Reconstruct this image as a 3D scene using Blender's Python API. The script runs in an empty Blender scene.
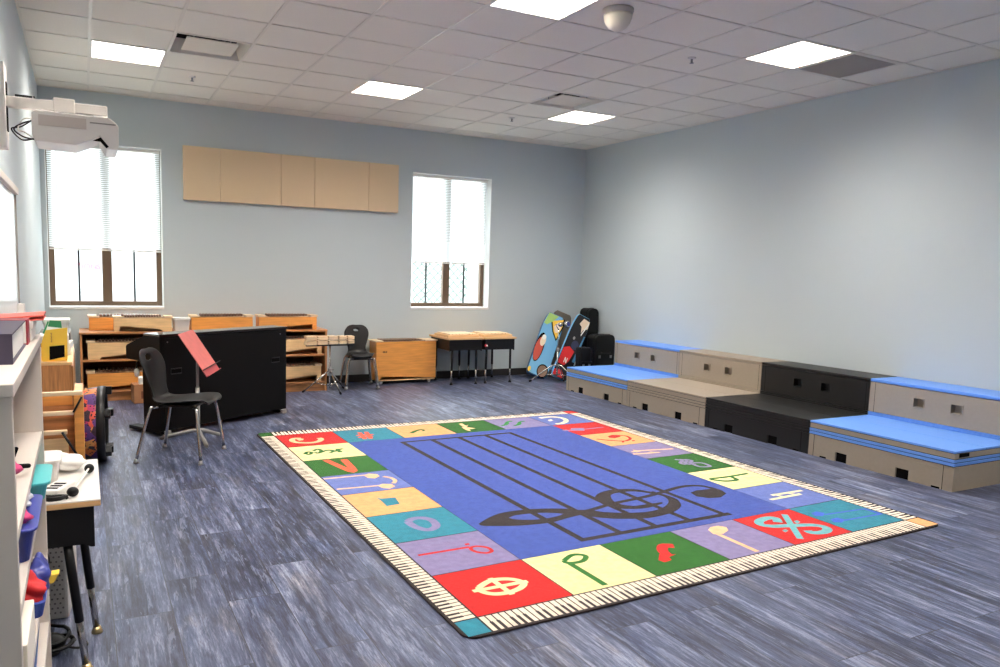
import bpy, bmesh, math, random
from mathutils import Vector, Matrix
random.seed(7)
R = math.radians
PI = math.pi
COL = bpy.context.scene.collection

# ------------------------------------------------------------------ room constants (metres)
W, YB, H = 7.062, 9.433, 3.321         # room width, back wall, ceiling
YF = -3.0                              # wall behind the photographer
TX, TY, T = 0.481, 6.670, 0.6096       # ceiling grid origin and module
WT = 0.24                              # back wall thickness

# ------------------------------------------------------------------ materials
MATS = {}
def lin(c):
    def f(v):
        v = v / 255.0
        return v / 12.92 if v <= 0.04045 else ((v + 0.055) / 1.055) ** 2.4
    return (f(c[0]), f(c[1]), f(c[2]), 1.0)

def mat(name, rgb, rough=0.5, metal=0.0, spec=0.5, var=0.0, scale=8.0, stretch=(1, 1, 1), bump=0.0, bscale=60.0, trans=0.0, coat=0.0, sheen=0.0):
    """plain procedural material: base colour with an optional noise variation and bump"""
    m = bpy.data.materials.new(name); m.use_nodes = True
    nt = m.node_tree; b = nt.nodes['Principled BSDF']
    b.inputs['Base Color'].default_value = lin(rgb)
    b.inputs['Roughness'].default_value = rough
    b.inputs['Metallic'].default_value = metal
    b.inputs['Specular IOR Level'].default_value = spec
    if coat: b.inputs['Coat Weight'].default_value = coat
    if sheen: b.inputs['Sheen Weight'].default_value = sheen
    if trans: b.inputs['Transmission Weight'].default_value = trans
    if var or bump:
        tc = nt.nodes.new('ShaderNodeTexCoord'); mp = nt.nodes.new('ShaderNodeMapping')
        mp.inputs['Scale'].default_value = stretch
        nt.links.new(tc.outputs['Object'], mp.inputs['Vector'])
    if var:
        n = nt.nodes.new('ShaderNodeTexNoise'); n.inputs['Scale'].default_value = scale; n.inputs['Detail'].default_value = 5
        nt.links.new(mp.outputs['Vector'], n.inputs['Vector'])
        r = nt.nodes.new('ShaderNodeValToRGB')
        lo = [max(0, v * (1 - var)) for v in rgb]; hi = [min(255, v * (1 + var)) for v in rgb]
        r.color_ramp.elements[0].position = 0.3; r.color_ramp.elements[1].position = 0.7
        r.color_ramp.elements[0].color = lin(lo); r.color_ramp.elements[1].color = lin(hi)
        nt.links.new(n.outputs['Fac'], r.inputs['Fac']); nt.links.new(r.outputs['Color'], b.inputs['Base Color'])
    if bump:
        n2 = nt.nodes.new('ShaderNodeTexNoise'); n2.inputs['Scale'].default_value = bscale; n2.inputs['Detail'].default_value = 3
        nt.links.new(mp.outputs['Vector'], n2.inputs['Vector'])
        bp = nt.nodes.new('ShaderNodeBump'); bp.inputs['Strength'].default_value = bump; bp.inputs['Distance'].default_value = 0.004
        nt.links.new(n2.outputs['Fac'], bp.inputs['Height']); nt.links.new(bp.outputs['Normal'], b.inputs['Normal'])
    MATS[name] = m
    return m

def wood(name, rgb, rough=0.45, axis=0, var=0.16, scale=5.0):
    st = [9, 9, 9]; st[axis] = 0.8
    return mat(name, rgb, rough, var=var, scale=scale, stretch=tuple(st), coat=0.1)

def emis(name, rgb, strength):
    m = bpy.data.materials.new(name); m.use_nodes = True
    nt = m.node_tree; b = nt.nodes['Principled BSDF']
    b.inputs['Base Color'].default_value = lin(rgb)
    b.inputs['Emission Color'].default_value = lin(rgb); b.inputs['Emission Strength'].default_value = strength
    MATS[name] = m
    return m

M_wall = mat('wall_paint', (195, 204, 206), 0.62, spec=0.3, bump=0.08, bscale=220)
M_tile = mat('ceiling_tile', (236, 230, 218), 0.9, spec=0.15, var=0.02, scale=300, bump=0.25, bscale=350)
M_grid = mat('ceiling_grid_metal', (226, 219, 206), 0.42, spec=0.4)
M_dark = mat('dark_rubber', (38, 34, 33), 0.6)
M_white = mat('white_plastic', (228, 222, 216), 0.42)
M_whitewarm = mat('white_laminate', (216, 206, 196), 0.5, var=0.015, scale=4)
M_sill = mat('white_trim', (226, 228, 226), 0.5)
M_bronze = mat('bronze_window_frame', (104, 82, 62), 0.45)
M_black = mat('black_plastic', (28, 26, 25), 0.40, spec=0.4, var=0.06, scale=30)
M_blackm = mat('black_metal', (14, 13, 14), 0.45, spec=0.35)
M_piano = mat('black_piano_finish', (8, 6, 5), 0.5, spec=0.22, var=0.08, scale=6)
M_chrome = mat('chrome', (205, 200, 192), 0.2, metal=1.0)
M_steel = mat('brushed_steel', (160, 158, 156), 0.35, metal=1.0)
M_brass = mat('brass', (214, 190, 140), 0.3, metal=1.0)
M_oak = wood('oak_veneer', (190, 132, 82), axis=2)
M_oakh = wood('oak_veneer_long', (186, 128, 80), axis=0)
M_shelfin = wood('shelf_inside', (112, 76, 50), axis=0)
M_orange = wood('orange_plywood', (232, 158, 78), axis=0, var=0.06)
M_birch = wood('pale_birch', (236, 196, 142), axis=0, var=0.06)
M_bar = wood('rosewood_bar', (112, 84, 66), axis=1, var=0.12)
M_rail = wood('pale_rail', (236, 206, 166), axis=0, var=0.06)
M_tan = mat('tan_fabric_panel', (226, 200, 164), 0.9, spec=0.1, var=0.02, scale=180, sheen=0.1)
M_taupe = mat('taupe_plastic', (160, 147, 130), 0.55, var=0.012, scale=40, bump=0.04, bscale=260)
M_blue = mat('blue_plastic', (104, 154, 232), 0.5, var=0.012, scale=20, bump=0.04, bscale=260)
M_charcoal = mat('charcoal_plastic', (19, 17, 15), 0.45, var=0.05, scale=30, bump=0.04, bscale=260)
M_shade = mat('dark_recess', (16, 14, 13), 0.85, spec=0.1)  # near-black painted in as shade in recesses and gaps; also colours small black parts
M_redmetal = mat('red_pink_metal', (214, 112, 106), 0.5, var=0.03, scale=14)
M_grey = mat('grey_paint', (150, 146, 140), 0.45)
M_greyd = mat('grey_grille', (128, 121, 114), 0.6)
M_card = mat('cardboard', (176, 124, 84), 0.85, var=0.05, scale=12)
M_paper = mat('white_paper', (236, 234, 228), 0.8)
M_yellow = mat('yellow_card', (252, 208, 74), 0.6, var=0.02)
M_green = mat('green_card', (44, 132, 84), 0.6)
M_coral = mat('coral_plastic', (240, 106, 88), 0.45)
M_teal = mat('teal_plastic', (86, 200, 204), 0.4)
M_navy = mat('blue_bin_plastic', (62, 72, 158), 0.35)
M_pink = mat('pink_plastic', (222, 70, 130), 0.45)
M_red = mat('red_fabric', (222, 40, 44), 0.6)
M_bookd = mat('dark_book_cover', (66, 58, 78), 0.55)
M_maroon = mat('maroon_cover', (160, 44, 60), 0.55)
M_leather = mat('black_vinyl_case', (12, 12, 13), 0.42, spec=0.35, bump=0.3, bscale=90)
M_clear = mat('clear_bag', (232, 232, 236), 0.25, spec=0.6)

def floor_material():
    m = bpy.data.materials.new('distressed_plank_vinyl'); m.use_nodes = True
    nt = m.node_tree; N = nt.nodes; L = nt.links; b = N['Principled BSDF']
    tc = N.new('ShaderNodeTexCoord')
    # planks run along y: swap axes so that brick rows run along y
    sep = N.new('ShaderNodeSeparateXYZ'); L.new(tc.outputs['Object'], sep.inputs[0])
    cmb = N.new('ShaderNodeCombineXYZ'); L.new(sep.outputs['Y'], cmb.inputs['X']); L.new(sep.outputs['X'], cmb.inputs['Y'])
    br = N.new('ShaderNodeTexBrick'); L.new(cmb.outputs[0], br.inputs['Vector'])
    br.inputs['Scale'].default_value = 1.0; br.inputs['Brick Width'].default_value = 0.92; br.inputs['Row Height'].default_value = 0.23
    br.inputs['Mortar Size'].default_value = 0.0021; br.inputs['Mortar Smooth'].default_value = 0.2; br.inputs['Bias'].default_value = 0.0
    br.offset = 0.37; br.offset_frequency = 2
    br.inputs['Color1'].default_value = (0, 0, 0, 1); br.inputs['Color2'].default_value = (1, 1, 1, 1); br.inputs['Mortar'].default_value = (0.5, 0.5, 0.5, 1)
    # per plank offset of the streaks
    off = N.new('ShaderNodeVectorMath'); off.operation = 'SCALE'; off.inputs['Scale'].default_value = 7.3
    L.new(br.outputs['Color'], off.inputs[0])
    add = N.new('ShaderNodeVectorMath'); add.operation = 'ADD'; L.new(tc.outputs['Object'], add.inputs[0]); L.new(off.outputs[0], add.inputs[1])
    def noise(scale, sx, sy, det, dist=0.0, rough=0.55):
        mp = N.new('ShaderNodeMapping'); mp.inputs['Scale'].default_value = (sx, sy, 1); L.new(add.outputs[0], mp.inputs['Vector'])
        n = N.new('ShaderNodeTexNoise'); n.inputs['Scale'].default_value = scale; n.inputs['Detail'].default_value = det
        n.inputs['Distortion'].default_value = dist; n.inputs['Roughness'].default_value = rough
        L.new(mp.outputs[0], n.inputs['Vector']); return n
    n1 = noise(1.0, 17, 1.5, 7, 0.5, 0.66)      # long wide streaks
    n2 = noise(1.0, 70, 4.6, 8, 0.3, 0.80)      # fine scratches
    n3 = noise(1.0, 5.0, 1.1, 3)                # large tone drift
    n4 = noise(1.0, 9.0, 2.2, 4)                # warm patches
    mix = N.new('ShaderNodeMath'); mix.operation = 'MULTIPLY_ADD'; mix.inputs[1].default_value = 0.5
    L.new(n2.outputs['Fac'], mix.inputs[0])
    h = N.new('ShaderNodeMath'); h.operation = 'MULTIPLY'; h.inputs[1].default_value = 0.5; L.new(n1.outputs['Fac'], h.inputs[0]); L.new(h.outputs[0], mix.inputs[2])
    mix2 = N.new('ShaderNodeMath'); mix2.operation = 'MULTIPLY_ADD'; mix2.inputs[1].default_value = 0.42
    s3 = N.new('ShaderNodeMath'); s3.operation = 'SUBTRACT'; s3.inputs[1].default_value = 0.5; L.new(n3.outputs['Fac'], s3.inputs[0])
    L.new(s3.outputs[0], mix2.inputs[0]); L.new(mix.outputs[0], mix2.inputs[2])
    n5 = noise(1.0, 120, 13, 6, 0.6, 0.85)
    m5 = N.new('ShaderNodeMath'); m5.operation = 'MULTIPLY_ADD'; m5.inputs[1].default_value = 0.34
    s5 = N.new('ShaderNodeMath'); s5.operation = 'SUBTRACT'; s5.inputs[1].default_value = 0.5; L.new(n5.outputs['Fac'], s5.inputs[0])
    L.new(s5.outputs[0], m5.inputs[0]); L.new(mix2.outputs[0], m5.inputs[2])
    r = N.new('ShaderNodeValToRGB'); cr = r.color_ramp
    cr.elements[0].position = 0.34; cr.elements[0].color = lin((34, 38, 54))
    cr.elements[1].position = 0.68; cr.elements[1].color = lin((162, 168, 188))
    for p, c in ((0.43, (54, 59, 81)), (0.49, (70, 76, 101)), (0.54, (84, 91, 116)), (0.60, (112, 119, 143))):
        e = cr.elements.new(p); e.color = lin(c)
    L.new(m5.outputs[0], r.inputs['Fac'])
    wr = N.new('ShaderNodeValToRGB'); wr.color_ramp.elements[0].position = 0.56; wr.color_ramp.elements[1].position = 0.64
    wr.color_ramp.elements[0].color = (0, 0, 0, 1); wr.color_ramp.elements[1].color = (0.6, 0.6, 0.6, 1)
    L.new(n4.outputs['Fac'], wr.inputs['Fac'])
    warm = N.new('ShaderNodeMix'); warm.data_type = 'RGBA'; warm.blend_type = 'MULTIPLY'
    warm.inputs['B'].default_value = (1.12, 0.92, 0.70, 1)
    L.new(wr.outputs['Color'], warm.inputs['Factor']); L.new(r.outputs['Color'], warm.inputs['A'])
    # crisp worn paint: light flakes and dark scrapes with hard edges
    def flakes(sx, sy, lo, hi, loc):
        n = noise(1.0, sx, sy, 10, 0.7, 0.74); mp_ = n.inputs['Vector'].links[0].from_node; mp_.inputs['Location'].default_value = loc
        q = N.new('ShaderNodeValToRGB'); q.color_ramp.elements[0].position = lo; q.color_ramp.elements[1].position = hi
        q.color_ramp.elements[0].color = (0, 0, 0, 1); L.new(n.outputs['Fac'], q.inputs['Fac']); return q
    fl = flakes(34, 3.0, 0.545, 0.585, (3.1, 8.2, 0.4)); fl.color_ramp.elements[1].color = (0.34, 0.34, 0.34, 1)
    sc_ = flakes(26, 2.4, 0.55, 0.59, (21.7, 5.3, 1.4)); sc_.color_ramp.elements[1].color = (0.42, 0.42, 0.42, 1)
    p1 = N.new('ShaderNodeMix'); p1.data_type = 'RGBA'; p1.inputs['B'].default_value = lin((156, 162, 184)); L.new(fl.outputs['Color'], p1.inputs['Factor']); L.new(warm.outputs['Result'], p1.inputs['A'])
    paint = N.new('ShaderNodeMix'); paint.data_type = 'RGBA'; paint.inputs['B'].default_value = lin((44, 48, 64)); L.new(sc_.outputs['Color'], paint.inputs['Factor']); L.new(p1.outputs['Result'], paint.inputs['A'])
    bl = noise(1.0, 7.0, 1.6, 3)
    br2 = N.new('ShaderNodeValToRGB'); br2.color_ramp.elements[0].position = 0.55; br2.color_ramp.elements[1].position = 0.7
    br2.color_ramp.elements[0].color = (0, 0, 0, 1); br2.color_ramp.elements[1].color = (0.6, 0.6, 0.6, 1)
    mp = bl.inputs['Vector'].links[0].from_node; mp.inputs['Location'].default_value = (13.1, 4.7, 2.0)
    L.new(bl.outputs['Fac'], br2.inputs['Fac'])
    cool = N.new('ShaderNodeMix'); cool.data_type = 'RGBA'; cool.blend_type = 'MULTIPLY'; cool.inputs['B'].default_value = (0.78, 0.92, 1.08, 1)
    L.new(br2.outputs['Color'], cool.inputs['Factor']); L.new(paint.outputs['Result'], cool.inputs['A'])
    seam = N.new('ShaderNodeMix'); seam.data_type = 'RGBA'; seam.inputs['B'].default_value = lin((58, 58, 66))
    L.new(br.outputs['Fac'], seam.inputs['Factor']); L.new(cool.outputs['Result'], seam.inputs['A'])
    L.new(seam.outputs['Result'], b.inputs['Base Color'])
    b.inputs['Roughness'].default_value = 0.4; b.inputs['Specular IOR Level'].default_value = 0.36
    bp = N.new('ShaderNodeBump'); bp.inputs['Strength'].default_value = 0.12; bp.inputs['Distance'].default_value = 0.002
    L.new(n2.outputs['Fac'], bp.inputs['Height']); L.new(bp.outputs['Normal'], b.inputs['Normal'])
    return m
M_floor = floor_material()

# ------------------------------------------------------------------ mesh builder
class MB:
    """collects shapes in one bmesh; build() links them as ONE mesh object"""
    def __init__(s): s.bm = bmesh.new(); s.mats = []
    def mi(s, m):
        if m is None: return 0
        if m not in s.mats: s.mats.append(m)
        return s.mats.index(m)
    def _new(s, verts, faces, m, smooth=False):
        vs = [s.bm.verts.new(v) for v in verts]; k = s.mi(m); out = []
        for f in faces:
            try: fc = s.bm.faces.new([vs[i] for i in f])
            except ValueError: continue
            fc.material_index = k; fc.smooth = smooth; out.append(fc)
        return vs, out
    def box(s, x0, x1, y0, y1, z0, z1, m=None, b=0.0, mtx=None):
        v = [(x0, y0, z0), (x1, y0, z0), (x1, y1, z0), (x0, y1, z0), (x0, y0, z1), (x1, y0, z1), (x1, y1, z1), (x0, y1, z1)]
        if mtx is not None: v = [tuple(mtx @ Vector(p)) for p in v]
        vs, fs = s._new(v, [(0, 3, 2, 1), (4, 5, 6, 7), (0, 1, 5, 4), (1, 2, 6, 5), (2, 3, 7, 6), (3, 0, 4, 7)], m)
        if b:
            es = list({e for f in fs for e in f.edges})
            g = bmesh.ops.bevel(s.bm, geom=es, offset=b, segments=2, affect='EDGES', profile=0.6)
            for f in g['faces']: f.material_index = s.mi(m)
        return s
    def prism(s, pts, axis, a, b, m=None, bev=0.0):
        """polygon pts extruded along axis from a to b; pts are the two other coordinates in xyz order"""
        def P(p, t):
            q = list(p); q.insert(axis, t); return tuple(q)
        n = len(pts); v = [P(p, a) for p in pts] + [P(p, b) for p in pts]
        f = [tuple(range(n)), tuple(range(2 * n - 1, n - 1, -1))] + [(i, i + n, (i + 1) % n + n, (i + 1) % n) for i in range(n)]
        vs, fs = s._new(v, f, m)
        bmesh.ops.recalc_face_normals(s.bm, faces=fs)
        if bev:
            es = list({e for fc in fs for e in fc.edges})
            g = bmesh.ops.bevel(s.bm, geom=es, offset=bev, segments=2, affect='EDGES', profile=0.6)
            for fc in g['faces']: fc.material_index = s.mi(m)
        return s
    def tube(s, pts, r, m=None, seg=10, cap=True, closed=False):
        """round tube along a polyline; r is a radius or one per point"""
        P = [Vector(p) for p in pts]; n = len(P)
        rr = r if isinstance(r, (list, tuple)) else [r] * n
        rings = []; up = None
        for i in range(n):
            if closed: d = P[(i + 1) % n] - P[i - 1]
            else: d = P[min(i + 1, n - 1)] - P[max(i - 1, 0)]
            if d.length < 1e-9: d = Vector((0, 0, 1))
            d.normalize()
            if up is None:
                up = Vector((0, 0, 1)) if abs(d.z) < 0.9 else Vector((1, 0, 0))
            a = up - d * up.dot(d)
            if a.length < 1e-6: a = d.orthogonal()
            a.normalize(); c = d.cross(a); up = a
            rings.append([P[i] + (a * math.cos(2 * PI * k / seg) + c * math.sin(2 * PI * k / seg)) * rr[i] for k in range(seg)])
        v = [tuple(p) for rg in rings for p in rg]; f = []
        for i in range(n if closed else n - 1):
            j = (i + 1) % n
            for k in range(seg):
                f.append((i * seg + k, i * seg + (k + 1) % seg, j * seg + (k + 1) % seg, j * seg + k))
        if cap and not closed:
            f.append(tuple(range(seg - 1, -1, -1))); f.append(tuple((n - 1) * seg + k for k in range(seg)))
        vs, fs = s._new(v, f, m, True)
        if cap and not closed:
            for fc in fs[-2:]: fc.smooth = False
        bmesh.ops.recalc_face_normals(s.bm, faces=fs)
        return s
    def cyl(s, p0, p1, r, m=None, seg=20, r2=None):
        return s.tube([p0, p1], [r, r if r2 is None else r2], m, seg)
    def lathe(s, prof, c, m=None, seg=28, axis=(0, 0, 1), sharp=False):
        """profile [(radius, height)] turned about axis through c"""
        ax = Vector(axis).normalized(); a = ax.orthogonal().normalized(); d = ax.cross(a); c = Vector(c)
        v = []; f = []
        for r, h in prof:
            for k in range(seg):
                t = 2 * PI * k / seg
                v.append(tuple(c + ax * h + (a * math.cos(t) + d * math.sin(t)) * max(r, 1e-5)))
        for i in range(len(prof) - 1):
            for k in range(seg): f.append((i * seg + k, i * seg + (k + 1) % seg, (i + 1) * seg + (k + 1) % seg, (i + 1) * seg + k))
        f.append(tuple(range(seg - 1, -1, -1))); n = len(prof) - 1
        f.append(tuple(n * seg + k for k in range(seg)))
        vs, fs = s._new(v, f, m, not sharp)
        bmesh.ops.recalc_face_normals(s.bm, faces=fs)
        return s
    def ell(s, c, rx, ry, rz, m=None, nu=20, nv=12):
        v = []; f = []
        for j in range(1, nv):
            t = PI * j / nv
            for i in range(nu):
                p = 2 * PI * i / nu
                v.append((c[0] + rx * math.sin(t) * math.cos(p), c[1] + ry * math.sin(t) * math.sin(p), c[2] + rz * math.cos(t)))
        top = len(v); v.append((c[0], c[1], c[2] + rz)); bot = len(v); v.append((c[0], c[1], c[2] - rz))
        for j in range(nv - 2):
            for i in range(nu): f.append((j * nu + i, (j + 1) * nu + i, (j + 1) * nu + (i + 1) % nu, j * nu + (i + 1) % nu))
        for i in range(nu):
            f.append((top, i, (i + 1) % nu)); f.append((bot, (nv - 2) * nu + (i + 1) % nu, (nv - 2) * nu + i))
        vs, fs = s._new(v, f, m, True); bmesh.ops.recalc_face_normals(s.bm, faces=fs)
        return s
    def lump(s, c, rx, ry, rz, m=None, seed=1, amp=0.22):
        """crumpled soft body"""
        k0 = len(s.bm.verts); s.ell((0, 0, 0), 1, 1, 1, m, 28, 18); s.bm.verts.ensure_lookup_table()
        for v in s.bm.verts[k0:]:
            p = v.co; d = 1 + amp * (math.sin(4.1 * p.x + seed) * math.cos(3.7 * p.y - seed) + 0.6 * math.sin(7.3 * p.z + 5.1 * p.x + 2 * seed) + 0.5 * math.cos(9.1 * p.y + 3 * seed))
            v.co = Vector((c[0] + p.x * rx * d, c[1] + p.y * ry * d, c[2] + max(p.z * d, -1.0) * rz))
        return s
    def quad(s, pts, m=None): s._new(pts, [tuple(range(len(pts)))], m); return s
    def build(s, name, m=None, parent=None, loc=None, smooth_angle=None):
        me = bpy.data.meshes.new(name); s.bm.to_mesh(me); s.bm.free()
        ms = s.mats[:] if s.mats else [m]
        if s.mats and None in s.mats: ms = [m if q is None else q for q in s.mats]
        for q in ms: me.materials.append(q)
        o = bpy.data.objects.new(name, me); COL.objects.link(o)
        if parent is not None: o.parent = parent
        if loc is not None: o.location = loc
        return o

def tag(o, label, cat, group=None, kind=None):
    o['label'] = label; o['category'] = cat
    if group: o['group'] = group
    if kind: o['kind'] = kind
    return o
def thing(name, label, cat, loc=(0, 0, 0), rz=0.0, group=None):
    o = bpy.data.objects.new(name, None); COL.objects.link(o)
    o.empty_display_size = 0.1; o.location = loc; o.rotation_euler = (0, 0, rz)
    return tag(o, label, cat, group)
def struct(o, label=None, cat=None):
    o['kind'] = 'structure'
    if label: o['label'] = label
    if cat: o['category'] = cat
    return o
def dup(root, loc, rz, label, group=None):
    r = root.copy(); COL.objects.link(r); r.location = loc; r.rotation_euler = (0, 0, rz); r['label'] = label
    if group: r['group'] = group
    for ch in list(root.children):
        c = ch.copy(); COL.objects.link(c); c.parent = r
        for g in list(ch.children):
            d = g.copy(); COL.objects.link(d); d.parent = c
    return r
def bez(pts, n=8):
    """Catmull-Rom smoothing of a polyline"""
    P = [Vector(p) for p in pts]; out = []
    for i in range(len(P) - 1):
        p0 = P[max(i - 1, 0)]; p1 = P[i]; p2 = P[i + 1]; p3 = P[min(i + 2, len(P) - 1)]
        for k in range(n):
            t = k / n
            out.append(0.5 * ((2 * p1) + (p2 - p0) * t + (2 * p0 - 5 * p1 + 4 * p2 - p3) * t * t + (3 * p1 - p0 - 3 * p2 + p3) * t ** 3))
    out.append(P[-1]); return out
LAMP = 30.0
# ================================================================== THE ROOM
struct(MB().box(-0.2, W + 0.2, YF - 0.2, YB + WT, -0.12, 0, None).build('floor', M_floor), 'grey-blue distressed plank vinyl floor', 'floor')
struct(MB().box(-0.2, 0, YF - 0.2, YB + WT, 0, H + 0.2, None).build('wall_left', M_wall), 'pale grey-blue left wall', 'wall')
struct(MB().box(W, W + 0.2, YF - 0.2, YB + WT, 0, H + 0.2, None).build('wall_right', M_wall), 'pale grey-blue right wall', 'wall')
struct(MB().box(0, W, YF - 0.2, YF, 0, H + 0.2, None).build('wall_front', M_wall), 'grey-blue wall behind the viewer', 'wall')
WIN = ((0.045, 1.212), (4.300, 5.492)); WZ0, WZ1 = 0.968, 2.775
wb = MB()
xs = [0, WIN[0][0], WIN[0][1], WIN[1][0], WIN[1][1], W]
for i in range(5):
    if i in (1, 3):
        wb.box(xs[i], xs[i + 1], YB, YB + WT, 0, WZ0); wb.box(xs[i], xs[i + 1], YB, YB + WT, WZ1, H + 0.2)
    else: wb.box(xs[i], xs[i + 1], YB, YB + WT, 0, H + 0.2)
struct(wb.build('wall_back', M_wall), 'grey-blue back wall with two window openings', 'wall')
# ceiling: lay-in tiles with slightly relieved edges, cells with fixtures left open
cells_used = {}
for j in (1, -4, -9):
    for i in (0, 4, 8): cells_used[(i, j)] = 'light'
cells_used[(1, 0)] = cells_used[(7, 0)] = 'vent'; cells_used[(9, -4)] = 'return'
xe = [0.0] + [TX + T * i for i in range(11)] + [W]
ye = [TY + T * j for j in range(-15, 5)]
ye = [YF] + [y for y in ye if y > YF + 0.05] + [YB]
cm = MB()
for a in range(len(xe) - 1):
    for b_ in range(len(ye) - 1):
        cx, cy = (xe[a] + xe[a + 1]) / 2, (ye[b_] + ye[b_ + 1]) / 2
        ci, cj = math.floor((cx - TX) / T), math.floor((cy - TY) / T)
        if (ci, cj) in cells_used: continue
        cm.box(xe[a] + 0.008, xe[a + 1] - 0.008, ye[b_] + 0.008, ye[b_ + 1] - 0.008, H + 0.004, H + 0.02)
cm.box(-0.1, W + 0.1, YF - 0.1, YB + 0.1, H + 0.14, H + 0.2)
struct(cm.build('ceiling', M_tile), 'white lay-in tile ceiling', 'ceiling')
gm = MB()
for x in xe[1:-1]: gm.box(x - 0.0115, x + 0.0115, YF, YB, H - 0.002, H + 0.004)
for y in ye[1:-1]:
    for a in range(len(xe) - 1):
        gm.box(xe[a] + (0.0115 if a else 0), xe[a + 1] - 0.0115 if a < len(xe) - 2 else W, y - 0.0115, y + 0.0115, H - 0.002, H + 0.004)
gm.box(0, 0.02, YF, YB, H - 0.002, H + 0.004); gm.box(W - 0.02, W, YF, YB, H - 0.002, H + 0.004); gm.box(0.02, W - 0.02, YB - 0.02, YB, H - 0.002, H + 0.004)
struct(gm.build('trim_1', M_grid), 'white metal ceiling grid', 'trim')
struct(MB().box(0.0, W, YB - 0.012, YB, 0, 0.1).build('baseboard_back', M_dark), 'dark rubber baseboard of the back wall', 'baseboard')
struct(MB().box(0, 0.012, YF, YB - 0.012, 0, 0.1).build('baseboard_left', M_dark), 'dark rubber baseboard of the left wall', 'baseboard')
struct(MB().box(W - 0.012, W, YF, YB - 0.012, 0, 0.1).build('baseboard_right', M_dark), 'dark rubber baseboard of the right wall', 'baseboard')

# ------------------------------------------------------------------ windows
M_glass = bpy.data.materials.new('window_glass'); M_glass.use_nodes = True
_nt = M_glass.node_tree; _nt.nodes.remove(_nt.nodes['Principled BSDF'])
_tr = _nt.nodes.new('ShaderNodeBsdfTransparent'); _gl = _nt.nodes.new('ShaderNodeBsdfGlossy'); _gl.inputs['Roughness'].default_value = 0.02
_tr.inputs['Color'].default_value = (0.94, 0.97, 0.97, 1)
_mx = _nt.nodes.new('ShaderNodeMixShader'); _mx.inputs[0].default_value = 0.06
_nt.links.new(_tr.outputs[0], _mx.inputs[1]); _nt.links.new(_gl.outputs[0], _mx.inputs[2]); _nt.links.new(_mx.outputs[0], _nt.nodes['Material Output'].inputs[0])
M_blind = bpy.data.materials.new('white_blind_slat'); M_blind.use_nodes = True
_nt = M_blind.node_tree; _nt.nodes.remove(_nt.nodes['Principled BSDF'])
_d = _nt.nodes.new('ShaderNodeBsdfDiffuse'); _d.inputs['Color'].default_value = lin((240, 242, 242))
_t = _nt.nodes.new('ShaderNodeBsdfTranslucent'); _t.inputs['Color'].default_value = lin((246, 250, 252))
_mx = _nt.nodes.new('ShaderNodeMixShader'); _mx.inputs[0].default_value = 0.5
_nt.links.new(_d.outputs[0], _mx.inputs[1]); _nt.links.new(_t.outputs[0], _mx.inputs[2]); _nt.links.new(_mx.outputs[0], _nt.nodes['Material Output'].inputs[0])

def window(n, x0, x1, label):
    root = thing('window_%d' % n, label, 'window', ((x0 + x1) / 2, YB + 0.19, WZ0)); root['kind'] = 'structure'
    w = (x1 - x0) / 2; h = WZ1 - WZ0; fw = 0.062
    f = MB(); y0, y1 = -0.03, 0.03
    f.box(-w, -w + fw, y0, y1, 0.02, h, b=0.003).box(w - fw, w, y0, y1, 0.02, h, b=0.003)
    f.box(-w + fw, w - fw, y0, y1, 0.02, 0.072, b=0.003).box(-w + fw, w - fw, y0, y1, h - 0.04, h, b=0.003)
    f.box(-0.05, 0.05, y0, y1, 0.072, h - 0.04, b=0.003)
    f.build('window_frame', M_bronze, root)
    for s in (-1, 1):
        a, b_ = (0.05, w - fw) if s > 0 else (-w + fw, -0.05)
        MB().box(a, b_, -0.003, 0.003, 0.072, h - 0.04).build('pane', M_glass, root)
        c = (a + b_) / 2
        MB().box(c - 0.010, c + 0.010, 0.004, 0.022, 0.072, h - 0.04).build('muntin', M_blackm, root)
    MB().box(-w, w, -0.19, -0.03, 0.0, 0.02, b=0.002).box(-w - 0.0, w, -0.2, -0.19, -0.012, 0.02, b=0.002).build('window_sill', M_sill, root)
    j = MB(); j.box(-w, -w + 0.006, -0.188, -0.03, 0.02, h); j.box(w - 0.006, w, -0.188, -0.03, 0.02, h); j.box(-w + 0.006, w - 0.006, -0.188, -0.03, h - 0.006, h)
    j.build('window_reveal', M_sill, root)
    return root
window(1, *WIN[0], 'left window with bronze frame in the back wall')
window(2, *WIN[1], 'right window with bronze frame in the back wall')

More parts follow.
